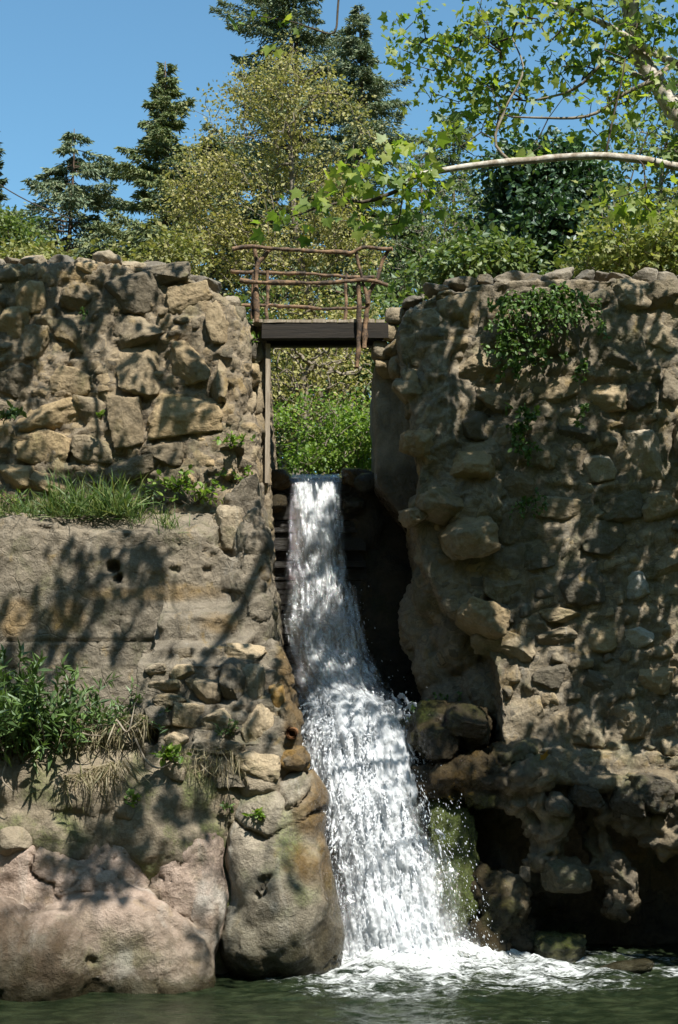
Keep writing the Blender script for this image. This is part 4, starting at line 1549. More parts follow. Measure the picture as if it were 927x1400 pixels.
# strands flung off the ledge, breaking into beads as they drop
nrope = 230
tr_ = np.where(g.uniform(0, 1, nrope) < .6, g.uniform(945, 1010, nrope), g.uniform(1000, 1180, nrope))
c0, h0 = fall_at(tr_)
ss_ = np.clip(g.normal(size=nrope) * .6 + .15, -1.05, 1.1)
for i in range(nrope):
    m = int(g.integers(16, 46))
    tt_ = np.linspace(0, g.uniform(.16, .46), m) + g.normal(size=m) * .004
    p0 = c0[i] + np.array([ss_[i] * h0[i], -.2 * (1 - min(1, abs(ss_[i])) ** 2) - .05, 0])
    v0 = np.array([ss_[i] * .55 + g.normal() * .28, -g.uniform(.2, 1.3), g.uniform(-1.6, .9)])
    P = p0 + v0 * tt_[:, None]
    P[:, 2] -= 4.9 * tt_ ** 2
    P += g.normal(size=P.shape) * .012 * (.3 + tt_[:, None] * 4)
    k_ = P[:, 2] > .03
    P = P[k_]
    if len(P) < 3:
        continue
    R = g.uniform(.004, .012) * (1 - .6 * np.linspace(0, 1, len(P))) * np.exp(g.normal(size=len(P)) * .4)
    vel = v0 - np.array([0, 0, 9.8]) * tt_[k_][:, None]
    drops(mb, P, R, vel + g.normal(size=vel.shape) * .3, g.uniform(1.2, 4.5, len(P)))
# ragged crest where the stream strikes the ledge
n = 420
t = np.full(n, 975.)
c, h = fall_at(t)
P = c + np.stack([g.normal(size=n) * .36 + .05, -g.uniform(0, .35, n), g.normal(size=n) * .13 + .02], 1)
drops(mb, P, .003 + .010 * g.uniform(0, 1, n) ** 3, g.normal(size=(n, 3)) * .5 + np.array([.3, -.5, -.3]), g.uniform(1, 2.5, n))
# splash crown at the foot
n = 1500
th = g.uniform(0, 2 * PI, n)
rd = np.abs(g.normal(size=n))
P = FOOT + np.stack([np.cos(th) * rd * .62 + .05, np.sin(th) * rd * .3 - .12, np.abs(g.normal(size=n)) * .13 * np.exp(-rd * .5)], 1)
drops(mb, P, .003 + .009 * g.uniform(0, 1, n) ** 3, np.stack([np.cos(th), np.sin(th), g.normal(size=n) * .6], 1), g.uniform(1, 2.2, n))
mb.build('spray_drops', dm, fall)
# white boil at the foot and over the ledge: lumpy foam
mb = MB()
def foam_lump(c, r, seed):
    V, Fc = ico(5)
    d = 1 + .35 * fbm(V * 2.2 + seed, 4, seed) + .16 * fbm(V * 8, 4, seed + 3)
    V = V * d[:, None] * np.asarray(r)
    mb.add(V + np.asarray(c), Fc)
foam_lump(FOOT + np.array([-.05, .05, .0]), (.72, .34, .22), 21)
foam_lump(FOOT + np.array([.45, -.05, -.02]), (.62, .34, .13), 22)
foam_lump(FOOT + np.array([-.45, -.02, -.02]), (.42, .28, .13), 23)
foam_lump(W(455, 985, 18.8), (.34, .32, .16), 24)
foam_lump(W(515, 1002, 18.6), (.34, .30, .13), 25)
foam_lump(W(480, 1040, 18.35), (.34, .22, .30), 26)
foam_lump(W(505, 1140, 18.05), (.30, .16, .45), 27)
foam_lump(W(528, 1260, 17.85), (.34, .18, .40), 28)
fmn, fnt2 = new_mat('white_foam')
T = NT(fnt2)
o_ = T.n('ShaderNodeOutputMaterial')
b_ = T.n('ShaderNodeBsdfPrincipled')
b_.inputs['Base Color'].default_value = (.68, .71, .73, 1)
b_.inputs['Roughness'].default_value = .45
v_ = T.coord()
bp = T.n('ShaderNodeBump'); bp.inputs['Strength'].default_value = 1.; bp.inputs['Distance'].default_value = .05
T.l(T.noise(v_, 16, 8, .7, .6), bp.inputs['Height']); T.l(bp.outputs[0], b_.inputs['Normal'])
tp = T.n('ShaderNodeBsdfTransparent')
mx = T.n('ShaderNodeMixShader')
T.l(T.ramp(T.noise(v_, 7, 8, .7, .8), .40, .56), mx.inputs[0])
T.l(tp.outputs[0], mx.inputs[1]); T.l(b_.outputs[0], mx.inputs[2]); T.l(mx.outputs[0], o_.inputs[0])
mb.build('white_boil', fmn, fall)

# ================================================================== RUSTIC FOOTBRIDGE
bridge = empty('footbridge', tuple(W(440, 440, 19.1)), 'rustic footbridge of crooked log rails and a dark beam over the channel', 'footbridge', kind='thing')
YN, YF = 18.7, 19.75
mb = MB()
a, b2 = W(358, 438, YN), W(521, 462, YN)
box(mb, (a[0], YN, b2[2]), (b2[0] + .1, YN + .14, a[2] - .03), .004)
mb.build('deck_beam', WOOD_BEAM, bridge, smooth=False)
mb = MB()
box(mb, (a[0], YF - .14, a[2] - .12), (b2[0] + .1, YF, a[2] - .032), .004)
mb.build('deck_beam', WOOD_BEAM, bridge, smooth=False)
mb = MB()
x = a[0] - .12
while x < b2[0] + .05:
    wd = g.uniform(.13, .19)
    box(mb, (x, YN - .01, a[2] - .03), (x + wd - .008, YF + .01, a[2] + .012 + g.uniform(-.006, .006)), .004)
    x += wd
mb.build('deck', WOOD_GREY, bridge, smooth=False)


def log(name, pts, r, seed, r2=None):
    r, r2 = r * .78, (r2 or r) * .78
    P = smooth_line(np.array([W(*p) for p in pts]), 36)
    P = P + .020 * np.stack([fbm(P * 5 + seed, 2, seed), fbm(P * 5 + 9 + seed, 2, seed), fbm(P * 5 + 30 + seed, 2, seed)], 1)
    rr_ = np.linspace(r, r2 or r, len(P)) * (1 + .45 * fbm(P * 7, 3, seed))
    V, Fs = tube(P, rr_, 9, .25, seed)
    m1 = MB()
    m1.add(V[:-2], Fs[:1])
    o = m1.build(name, WOOD_LOG, bridge)
    n = len(P) * 9
    i = np.arange(9)
    for a, c, fl in ((0, n, 1), (n - 9, n + 1, 0)):
        m2 = MB()
        t = np.stack([i, (i + 1) % 9, np.full(9, 9)], 1)
        m2.add(np.vstack([V[a:a + 9], V[c]]), t[:, ::-1] if fl else t)
        m2.build('cut_end', WOOD_CUT, o)
    return o


log('rail', [(317, 341, YN - .08), (345, 336, YN - .08), (370, 339, YN - .08), (400, 342, YN - .08), (440, 343, YN - .08), (478, 346, YN - .08), (495, 338, YN - .08), (537, 340, YN - .08)], .038, 1, .034)
log('rail', [(328, 384, YN - .09), (352, 387, YN - .09), (400, 386, YN - .09), (450, 387, YN - .09), (500, 383, YN - .09), (530, 391, YN - .09)], .042, 2, .03)
log('rail', [(315, 371, YF), (360, 373, YF), (400, 374, YF), (450, 376, YF), (485, 380, YF), (512, 379, YF)], .036, 3, .03)
log('rail', [(330, 417, YF), (370, 418, YF), (420, 421, YF), (470, 422, YF), (505, 419, YF)], .032, 4, .028)
log('post', [(351, 441, YN), (350, 400, YN), (352, 368, YN), (360, 352, YN), (368, 340, YN)], .05, 5, .033)
log('post', [(344, 437, YN + .05), (345, 405, YN + .05), (349, 372, YN + .05), (350, 352, YN + .05), (347, 337, YN + .05)], .036, 6, .03)
log('post', [(488, 503, YN - .06), (490, 470, YN - .06), (491, 430, YN - .06), (490, 392, YN - .06), (489, 380, YN - .06)], .042, 7, .038)
log('post', [(498, 475, YN - .02), (500, 445, YN - .02), (502, 420, YN - .02), (505, 400, YN - .02), (516, 380, YN - .02), (524, 355, YN - .02), (533, 340, YN - .02)], .046, 8, .03)
log('post', [(503, 415, YN - .05), (500, 396, YN - .05), (493, 372, YN - .05), (488, 350, YN - .05), (484, 342, YN - .05)], .03, 9, .022)
log('post', [(365, 440, YF), (365, 420, YF), (366, 395, YF), (365, 371, YF)], .035, 10)
log('post', [(472, 440, YF), (473, 420, YF), (472, 395, YF), (473, 375, YF)], .032, 11)

# ================================================================== PLANTS ON THE MASONRY AND BANK
LM_BUSH = leaf_mat('bush_leaf', [(.05, .095, .022), (.085, .15, .035), (.14, .22, .055)], .35, .08, .35)
LM_GRASS = leaf_mat('grass_blade', [(.05, .10, .02), (.10, .17, .04), (.20, .22, .07)], .4, .05)
LM_STRAW = leaf_mat('dry_straw', [(.20, .16, .09), (.34, .29, .19), (.12, .12, .05)], .3, .03)
LM_BRIGHT = leaf_mat('bright_leaf', [(.08, .15, .02), (.15, .25, .035), (.25, .34, .06)], .5, .05, .35)
LM_IVY = leaf_mat('fern_leaf', [(.05, .10, .02), (.09, .17, .035), (.16, .25, .06)], .4, .06)


def leafy_plant(name, label, cat, pts, n_stem, h, leaf, nleaf, kind, lmat, seed, group=None, spread=.6, upness=1., gnd_r=.05, smat=None):
    """stems growing from around the base point, leaves set along them"""
    g = np.random.default_rng(seed)
    base = np.asarray(pts, float)
    root = empty(name, base, label, cat, group)
    sm, lm = MB(), MB()
    C, D = [], []
    for i in range(n_stem):
        d = np.array([g.normal() * spread, g.normal() * spread - .25, upness * g.uniform(.5, 1.1)])
        d /= np.linalg.norm(d)
        L = h * g.uniform(.5, 1.1)
        p0 = base + np.array([g.normal() * gnd_r, g.normal() * gnd_r * .4, 0])
        u = np.linspace(0, 1, 7)
        P = p0 + d * L * u[:, None]
        P[:, 2] -= .25 * L * u ** 2.2
        P += g.normal(size=P.shape) * .012 * u[:, None]
        V, Fs = tube(P, np.linspace(.007, .003, 7), 4, cap=False)
        sm.add(V, Fs)
        t = g.uniform(.15, 1, nleaf)
        Q = np.stack([np.interp(t, u, P[:, k]) for k in range(3)], 1)
        C.append(Q)
        dd = g.normal(size=(nleaf, 3)) * .8 + d
        D.append(dd)
    sm.build('stems', BARK_TWIG if smat is None else smat, root)
    leaves(lm, np.vstack(C), leaf, kind, seed + 2, dirs=np.vstack(D), droop=.2, flat=.6)
    lm.build('foliage', lmat, root, smooth=False)
    return root


def grass_tuft(name, label, pts, n, h, lmat, seed, kind=None, hang=False, group=None, width=1.):
    g = np.random.default_rng(seed)
    pts = np.asarray(pts, float)
    C = pts[g.integers(0, len(pts), n)] + g.normal(size=(n, 3)) * np.array([.05, .05, .01])
    D = g.normal(size=(n, 3)) * .35
    D[:, 2] += -1 if hang else 1.
    D[:, 1] -= .25
    mb = MB()
    leaves(mb, C, h, 'blade', seed, dirs=D, droop=0, flat=.1, svar=.35)
    o = mb.build(name, lmat, smooth=False)
    return tag(o, label, None if kind else 'grass tuft', group, kind)


bush = leafy_plant('leafy_bush', 'dense dark green bush with long pointed leaves against the plaster ledge wall', 'bush', W(22, 1050, 16.7), 130, 1.75, .14, 30, 'lance', LM_BUSH, 21, spread=.30, gnd_r=.36)
leafy_plant('weedy_plant', 'straggly green weed drooping over dry straw beside the dark bush', 'plant', W(145, 1000, 16.75), 46, .72, .085, 16, 'lance', LM_BUSH, 22, spread=.7, gnd_r=.24)
grass_tuft('dry_grass', 'pale dry straw hanging from the bank under the straggly weed', [W(x, 985 + 8 * math.sin(x), 16.6) for x in range(85, 200, 6)], 420, .30, LM_STRAW, 23, hang=True)
grass_tuft('dry_grass', 'wisps of dry straw trailing down the bank above the pink boulder', [W(x, 1050 + 10 * math.sin(x), 16.35) for x in range(90, 170, 6)], 260, .30, LM_STRAW, 24, hang=True)
grass_tuft('dry_grass', 'dry straw among roots under the stepped stone corner', [W(x, 1035 + 12 * math.sin(x * 2), 16.5) for x in range(250, 330, 5)], 170, .22, LM_STRAW, 25, hang=True)
o = grass_tuft('ledge_grass', None, [W(x, 704 + 5 * math.sin(x) + max(0, (x - 165)) * .35, 17.75 + .25 * math.sin(x * 1.7)) for x in range(-40, 240, 4)], 1200, .22, LM_GRASS, 26, kind='stuff')
o = grass_tuft('ledge_grass', None, [W(x, 704, 17.75 + .2 * math.sin(x * 1.7)) for x in range(70, 190, 4)], 560, .38, LM_GRASS, 27, kind='stuff')
PL = [  # px, py, Y, stems, height, leaf, n, kind, label
    (230, 1040, 16.4, 12, .26, .085, 7, 'oval', 'bright leafed weed in the bank left of the small pale rock'),
    (310, 1005, 16.6, 16, .28, .06, 10, 'lance', 'dark green weed growing from the foot of the stepped corner'),
    (352, 1118, 16.5, 8, .16, .06, 7, 'oval', 'small green weed in the crack above the tall grey boulder'),
    (182, 1100, 16.25, 6, .20, .06, 7, 'oval', 'small green weed sprouting above the pink boulder'),
    (312, 1108, 16.6, 6, .14, .05, 6, 'oval', 'tiny weed at the top of the dark crack between the two boulders'),
    (270, 690, 17.9, 14, .62, .075, 10, 'oval', 'spindly leafy plant at the right end of the grassy ledge'),
    (240, 672, 17.95, 10, .50, .07, 9, 'oval', 'thin leafy weed in front of the lower rubble wall by the ledge grass'),
    (200, 690, 17.9, 10, .36, .07, 8, 'lance', 'pointed-leaf weed among the ledge grass'),
    (318, 610, 18.0, 9, .34, .07, 8, 'oval', 'leafy sprig rooted in the shaded corner of the left wall'),
    (325, 660, 18.3, 10, .36, .06, 8, 'oval', 'green sprig above the brown angular stone at the channel edge'),
    (117, 432, 18.0, 5, .12, .05, 6, 'oval', 'tiny weed in a joint high on the left wall'),
    (138, 572, 18.0, 5, .12, .05, 6, 'oval', 'tiny weed in a joint halfway down the left wall'),
    (347, 468, 18.8, 7, .18, .07, 6, 'oval', 'small weed on the left bridge abutment under the deck'),
    (5, 575, 17.9, 9, .30, .08, 8, 'oval', 'shaded weed at the left edge of the left wall'),
    (20, 690, 17.7, 10, .28, .07, 8, 'lance', 'weed at the left end of the grassy ledge'),
]
for i, p in enumerate(PL):
    leafy_plant('weed', p[8], 'weed', W(*p[:3]), p[3], p[4], p[5], p[6], p[7], LM_BRIGHT if i % 3 != 1 else LM_BUSH, 700 + i)


def hanging_plant(name, label, cat, spots, lmat, seed, n_per, L, leaf, kind='oval'):
    """sprays that spill down a wall face from several rooting spots"""
    g = np.random.default_rng(seed)
    S = [W(*s[:3]) for s in spots]
    root = empty(name, S[0], label, cat)
    lm = MB()
    C, D = [], []
    for s, sp in zip(S, spots):
        sm = MB()
        for _ in range(int(n_per * sp[3])):
            d = np.array([g.normal() * .7, -g.uniform(.15, .7), g.uniform(-.3, .8)])
            u = np.linspace(0, 1, 7)
            l = L * g.uniform(.4, 1.1) * sp[3] ** .3
            P = s + np.array([g.normal() * .18 * sp[3], 0, g.normal() * .08]) + d * l * u[:, None] * .6
            P[:, 2] -= l * u ** 2 * .9
            V, Fs = tube(P, np.linspace(.005, .002, 7), 4, cap=False)
            sm.add(V, Fs)
            t = g.uniform(.1, 1, 22)
            C.append(np.stack([np.interp(t, u, P[:, k]) for k in range(3)], 1))
            dd = g.normal(size=(22, 3)) * .6 + np.gradient(P, axis=0)[3] * 8
            D.append(dd)
        sm.build('stems', BARK_TWIG, root)
    leaves(lm, np.vstack(C), leaf, kind, seed, dirs=np.vstack(D), droop=.2, flat=.4)
    lm.build('foliage', lmat, root, smooth=False)
    return root


hanging_plant('fern', 'lush fern clump hanging high on the right wall', 'fern',
              [(750, 405, 17.9, 1.6), (720, 412, 17.9, 1.), (785, 410, 17.9, .9)], LM_IVY, 31, 22, .62, .055)
hanging_plant('creeper', 'leafy creeper trailing down left of the fern on the right wall', 'creeper',
              [(697, 440, 17.9, .7), (700, 470, 17.9, .8), (715, 490, 17.9, .6), (690, 410, 17.9, .5), (740, 480, 17.9, .4)], LM_IVY, 32, 14, .36, .06)
hanging_plant('creeper', 'sparse dark creeper sprigs across the middle of the right wall', 'creeper',
              [(785, 495, 17.9, .5), (730, 565, 17.9, .8), (720, 610, 17.9, .5), (705, 570, 17.9, .5), (795, 565, 17.9, .3), (705, 595, 17.9, .4)], LM_IVY, 33, 11, .28, .055)
hanging_plant('fern', 'small feathery fern low in the shade of the right wall', 'fern', [(720, 680, 17.85, .7)], LM_IVY, 34, 16, .36, .04)
hanging_plant('moss_tuft', 'green mossy tuft at the wet top of the undercut rock', 'moss', [(600, 955, 18.6, .5), (575, 965, 18.6, .4)], LM_IVY, 35, 14, .2, .035)

# dry stems lying over the bank
for i, (pts, lab) in enumerate([([(58, 965, 16.3), (85, 985, 16.25), (115, 1003, 16.2), (138, 1006, 16.25)], 'bare brown stem slanting in front of the dark bush'),
                                ([(2, 1015, 16.2), (8, 1040, 16.15), (3, 1065, 16.1), (18, 1082, 16.1)], 'thin curled dry stem at the far left of the bank'),
                                ([(160, 985, 16.3), (175, 1000, 16.25), (185, 960, 16.4)], 'broken straw-coloured stem right of the straggly weed'),
                                ([(185, 1010, 16.4), (200, 1040, 16.3), (218, 1050, 16.3), (240, 1040, 16.3)], 'crooked root curling around the small pale rock')]):
    P = smooth_line([W(*p) for p in pts], 24)
    V_, F_ = tube(P, np.linspace(.014, .007, len(P)), 6, .2, i)
    m1 = MB()
    m1.add(V_, F_)
    tag(m1.build('dry_stem', BARK_PALE), lab, 'stem')
# fallen leaves on the lip under the right wall
LM_FALL = leaf_mat('fallen_leaf', [(.40, .18, .03), (.30, .16, .04), (.45, .28, .05)], .2, .05)
for i, (x, y, Y, lab) in enumerate([(742, 1040, 17.75, 'orange fallen leaf on the concrete lip under the right wall'), (862, 1058, 17.72, 'orange fallen leaf farther right on the lip under the right wall')]):
    m1 = MB()
    leaves(m1, np.array([W(x, y, Y)]), .10, 'lobed', i, flat=.9)
    tag(m1.build('fallen_leaf', LM_FALL, smooth=False), lab, 'leaf')

# ================================================================== TREES BEHIND THE WALLS
LM_ALDER = leaf_mat('spring_leaf', [(.20, .20, .065), (.33, .31, .11), (.38, .335, .14)], .35, .04)
LM_HEDGE = leaf_mat('hedge_leaf', [(.14, .16, .04), (.22, .23, .07), (.28, .25, .09)], .35, .05)
LM_DARK = leaf_mat('evergreen_leaf', [(.018, .045, .012), (.035, .08, .02), (.07, .14, .035)], .25, .12, .3)
LM_MID = leaf_mat('thicket_leaf', [(.06, .11, .025), (.12, .17, .04), (.19, .22, .06)], .4, .07)
LM_YEL = leaf_mat('yellow_green_leaf', [(.12, .16, .03), (.20, .23, .05), (.28, .28, .08)], .45, .06)
LM_SYC = leaf_mat('sycamore_leaf', [(.08, .15, .02), (.18, .26, .04), (.34, .38, .06)], .55, .06, .4)
LM_CON = leaf_mat('redwood_needles', [(.10, .14, .055), (.16, .20, .08), (.25, .25, .11)], .15, .05, .5)
LM_CON2 = leaf_mat('grey_green_needles', [(.10, .145, .085), (.15, .195, .11), (.24, .25, .13)], .15, .05, .5)
LM_CON3 = leaf_mat('dark_needles', [(.035, .06, .028), (.06, .09, .04), (.10, .12, .055)], .12, .05, .5)


def gz(x, y):
    return float(ground_z(np.array([x]), np.array([y]))[0])


def conif(px, pytop, Y, rpx, seed, label, lm, name='redwood_tree', shape=.8, pyref=330, **kw):
    """rpx = half width of the crown at photo row pyref"""
    t = W(px, pytop, Y)
    b = np.array([t[0], Y, gz(t[0], Y)])
    H = t[2] - b[2]
    f = (W(px, pyref, Y)[2] - b[2]) / H
    R = M(rpx, 300, Y) / (1 - f) ** shape
    return conifer(name, label, b, H, R, seed, lm, zvis=W(px, 400, Y)[2], group=None, shape=shape, **kw)


conif(100, 176, 60, 140, 41, 'broad conifer with drooping side branches above the left wall', LM_CON2, shape=.9, dense=1.0, whorl=.6, upturn=.0)
conif(228, 84, 56, 96, 42, 'slender ragged conifer left of the pale spring-leaved tree', LM_CON, dense=1.1, shape=.9, whorl=.5)
conif(405, -90, 66, 170, 43, 'huge grey-green conifer towering behind the pale spring-leaved tree', LM_CON2, dense=.9, shape=.7, whorl=.5)
conif(492, 10, 62, 110, 44, 'grey-green conifer right of the huge one, its tip against open sky', LM_CON2, dense=.9, shape=.8, whorl=.55)
conif(290, 190, 48, 105, 45, 'dark conifer half hidden low behind the pale spring-leaved tree', LM_CON3, dense=1.1, shape=.7, whorl=.6)
conif(-22, 158, 52, 34, 46, 'dark treetop cut by the left edge of the picture', LM_CON3, dense=1.4, shape=.5)
conif(556, 285, 40, 46, 47, 'small soft green conifer just right of the footbridge rail', LM_CON2, dense=1.2, pyref=380)
conif(1010, 60, 60, 130, 48, 'conifer beyond the sycamore at the right edge', LM_CON, dense=.9)
conif(620, 150, 70, 90, 49, 'bluish conifer faint behind the sycamore leaves', LM_CON2, dense=.8, shape=.8, whorl=.8)


def tree_px(name, label, cat, trunk, blobs, *a, **kw):
    """trunk and blobs given at photo pixels; the trunk starts on the ground below its first point"""
    P = [W(*t) for t in trunk]
    b = P[0].copy()
    b[2] = gz(b[0], b[1]) - .1
    pts = smooth_line([b] + P[(1 if P[0][2] - b[2] < .3 else 0):], 30)
    return broadleaf(name, label, cat, b, [pts], [pxblob(*q) for q in blobs], *a, **kw)


tree_px('alder_tree', 'pale yellow-green spring-leaved tree full of fine twigs behind the footbridge', 'tree',
        [(440, 600, 26), (432, 500, 26), (425, 420, 26), (405, 320, 26), (398, 220, 26), (392, 120, 26)],
        [(392, 120, 26, 70, 55, 1.2), (325, 185, 26, 70, 70, 1.2), (440, 190, 26, 80, 80, 1.2), (285, 255, 26, 62, 55, 1.), (400, 285, 26, 110, 70, 1.2), (255, 300, 26, 35, 60, .7),
         (470, 330, 26, 55, 60, 1.), (400, 370, 26, 120, 55, 1.), (300, 335, 26, 70, 40, .9), (430, 470, 26, 90, 60, 1.), (455, 430, 26, 80, 50, .9), (350, 100, 26, 50, 40, .8)],
        1600, 14, .105, .060, 'quad', LM_ALDER, BARK_PALE, 61, r0=.0055, step=.3, up=.5, k=4, shell=.1)
tree_px('spring_hedge', 'low yellow-green bushes showing along the top of the left wall', 'bush',
        [(150, 420, 24.5), (150, 380, 24.5)],
        [(60, 362, 24.5, 50, 30, .8), (110, 358, 24.5, 50, 26, .8), (165, 354, 24.5, 50, 26, .8), (215, 350, 24.5, 40, 30, .8), (240, 355, 24.5, 40, 34, .8), (20, 372, 24.5, 50, 28, .8)],
        380, 11, .16, .085, 'quad', LM_HEDGE, BARK_PALE, 62, r0=.004, k=4)
tree_px('evergreen_shrub', 'grey-green rounded bush at the far left above the wall', 'bush',
        [(5, 420, 27), (5, 380, 27)], [(5, 320, 27, 36, 34, .8), (30, 340, 27, 30, 26, .7), (-40, 320, 27, 40, 40, .8)], 200, 20, .16, .08, 'quad', LM_MID, BARK_TWIG, 63, r0=.005, k=4)
tree_px('evergreen_tree', 'dense dark glossy evergreen tree above the right wall, under the pale limb', 'tree',
        [(735, 460, 24), (735, 380, 24), (735, 280, 24)],
        [(735, 265, 24, 68, 62, 1.), (715, 320, 24, 62, 55, 1.), (775, 325, 24, 62, 60, 1.), (700, 365, 24, 60, 40, .9), (790, 260, 24, 46, 50, .8), (690, 240, 24, 34, 40, .6), (750, 220, 24, 50, 30, .6), (750, 370, 24, 80, 40, .9)],
        800, 22, .17, .105, 'oval', LM_DARK, BARK_TWIG, 64, r0=.005, k=4)
tree_px('willow_tree', 'loose light green tree with blue sky showing through, right of the footbridge', 'tree',
        [(578, 470, 34), (578, 380, 34), (577, 300, 34), (576, 230, 34)],
        [(580, 300, 34, 50, 70, 1.2), (620, 330, 34, 60, 60, 1.2), (540, 340, 34, 45, 60, 1.), (600, 230, 34, 60, 50, 1.), (650, 290, 34, 50, 60, 1.), (560, 390, 34, 60, 40, 1.), (640, 370, 34, 60, 40, 1.)],
        420, 10, .22, .085, 'quad', LM_MID, BARK_PALE, 65, r0=.006, k=4)
tree_px('maple_tree', 'yellow-green leafy tree filling the gap at the right edge above the wall', 'tree',
        [(890, 470, 22), (890, 390, 22), (880, 300, 22)],
        [(870, 335, 22, 60, 45, .9), (905, 310, 22, 55, 50, .9), (850, 360, 22, 70, 30, .8), (930, 350, 22, 70, 50, .9), (985, 320, 22, 70, 60, 1.), (850, 300, 22, 45, 40, .8)],
        700, 12, .2, .08, 'lobed', LM_YEL, BARK_PALE, 66, r0=.006, k=4)
tree_px('bay_tree', 'mid green leafy bush peeping over the left part of the right wall', 'bush',
        [(650, 470, 23), (650, 400, 23)], [(650, 370, 23, 60, 36, .8), (610, 380, 23, 40, 30, .8), (690, 360, 23, 40, 30, .8), (800, 372, 23, 60, 22, .7)], 240, 16, .17, .10, 'oval', LM_MID, BARK_TWIG, 67, r0=.005, k=4)
tree_px('bay_tree', 'tall sunlit green tree filling the background behind the sycamore', 'tree',
        [(900, 430, 40), (900, 300, 40), (910, 200, 40), (930, 120, 40)],
        [(880, 220, 40, 90, 80, 2.), (960, 150, 40, 70, 110, 2.), (860, 320, 40, 120, 60, 2.), (800, 260, 40, 60, 70, 1.5)],
        480, 11, .34, .16, 'quad', LM_MID, BARK_PALE, 68, r0=.01, step=.6, k=4)
# thicket upstream, seen through the channel under the deck
tree_px('streamside_bush', 'sunlit bright green bush growing right behind the lip of the waterfall', 'bush',
        [(440, 690, 22.2), (435, 640, 22.2), (432, 600, 22.2)],
        [(425, 600, 22.2, 55, 52, .6), (470, 590, 22.3, 50, 60, .6), (440, 575, 22.3, 45, 38, .5), (395, 590, 22.4, 30, 60, .5), (450, 630, 22., 60, 22, .4), (500, 600, 22.3, 30, 50, .5)],
        560, 17, .10, .055, 'oval', LM_BRIGHT, BARK_PALE, 69, r0=.005, step=.2, k=4, gsc=2.2)
tree_px('willow_thicket', 'tangle of pale bare branches and small leaves under the footbridge', 'thicket',
        [(400, 690, 24.5), (420, 600, 24.5), (415, 520, 24.5), (440, 485, 24.5)],
        [(430, 520, 24.5, 80, 50, .8), (480, 540, 24.6, 50, 60, .8), (390, 540, 24.5, 40, 70, .8), (450, 600, 25, 90, 70, 1.), (450, 470, 24.8, 90, 40, .9)],
        420, 7, .15, .06, 'quad', LM_ALDER, BARK_PALE, 70, r0=.011, step=.25, k=5, expo=2.0)
tree_px('dark_thicket', 'deep green thicket closing the view upstream behind the tangle of branches', 'thicket',
        [(440, 690, 30), (440, 560, 30)], [(440, 560, 30, 150, 110, 1.2), (380, 480, 30, 90, 90, 1.2), (520, 480, 30, 90, 90, 1.2), (370, 600, 30, 60, 90, 1.), (500, 610, 30, 70, 80, 1.)], 620, 18, .3, .13, 'quad', LM_MID, BARK_TWIG, 71, r0=.006, k=4, gsc=0)

# ================================================================== OVERHANGING SYCAMORE (shades the walls)
def proj(P):
    d = P - np.array([0, 0, CZ])
    f = d[:, 1] * CT + d[:, 2] * ST
    u_ = -d[:, 1] * ST + d[:, 2] * CT
    return 463.5 + F * d[:, 0] / f, 700 - F * u_ / f


syc = empty('sycamore_tree', (6.2, 14.2, gz(6.2, 14.2)), 'leafy sycamore leaning in from the right with mottled white limbs', 'tree')
gzs = gz(6.2, 14.2)
trunk = smooth_line([(6.2, 14.2, gzs - .2), (6.0, 14.1, 4.5), (5.3, 14.1, 7.2), tuple(W(1010, 270, 14.2)), tuple(W(925, 158, 14.4)), tuple(W(896, 110, 14.5)), tuple(W(868, 60, 14.6)), tuple(W(852, -30, 14.4)), (2.4, 13.6, 11.6), (1.9, 12.6, 13.0)], 70)
low = smooth_line([tuple(W(1080, 262, 14.3)), tuple(W(1000, 240, 14.2)), tuple(W(935, 230, 14.1)), tuple(W(880, 218, 14.0)), tuple(W(820, 213, 13.9)), tuple(W(750, 217, 13.9)), tuple(W(680, 222, 13.8)), tuple(W(620, 230, 13.8)), tuple(W(560, 241, 13.8))], 60)
low2 = smooth_line([tuple(W(560, 241, 13.8)), tuple(W(548, 258, 13.75)), tuple(W(525, 268, 13.7)), tuple(W(500, 276, 13.7)), tuple(W(480, 275, 13.7)), tuple(W(440, 283, 13.6)), tuple(W(420, 290, 13.6))], 30)
hang = smooth_line([tuple(W(552, 250, 13.75)), tuple(W(548, 280, 13.8)), tuple(W(544, 305, 13.8)), tuple(W(525, 308, 13.8))], 20)
limb2 = smooth_line([tuple(W(960, 100, 14.4)), tuple(W(915, 82, 14.4)), tuple(W(870, 58, 14.45)), tuple(W(800, 20, 14.5)), tuple(W(740, 0, 14.5))], 30)
limb3 = smooth_line([tuple(W(912, 92, 14.3)), tuple(W(880, 108, 14.4)), tuple(W(835, 80, 14.6)), tuple(W(800, 112, 14.7)), tuple(W(770, 128, 14.8)), tuple(W(720, 138, 14.9))], 30)
limb4 = smooth_line([tuple(W(915, 90, 14.2)), tuple(W(890, 110, 14.1)), tuple(W(850, 130, 14.1)), tuple(W(800, 160, 14.1)), tuple(W(700, 160, 14.2))], 30)
up4 = smooth_line([tuple(W(700, 222, 13.9)), tuple(W(676, 195, 13.95)), tuple(W(690, 150, 14.0)), tuple(W(715, 95, 14.1)), tuple(W(700, 50, 14.2))], 30)
up5 = smooth_line([tuple(W(828, 213, 13.9)), tuple(W(838, 160, 13.9)), tuple(W(850, 110, 13.9)), tuple(W(855, 80, 13.9))], 20)
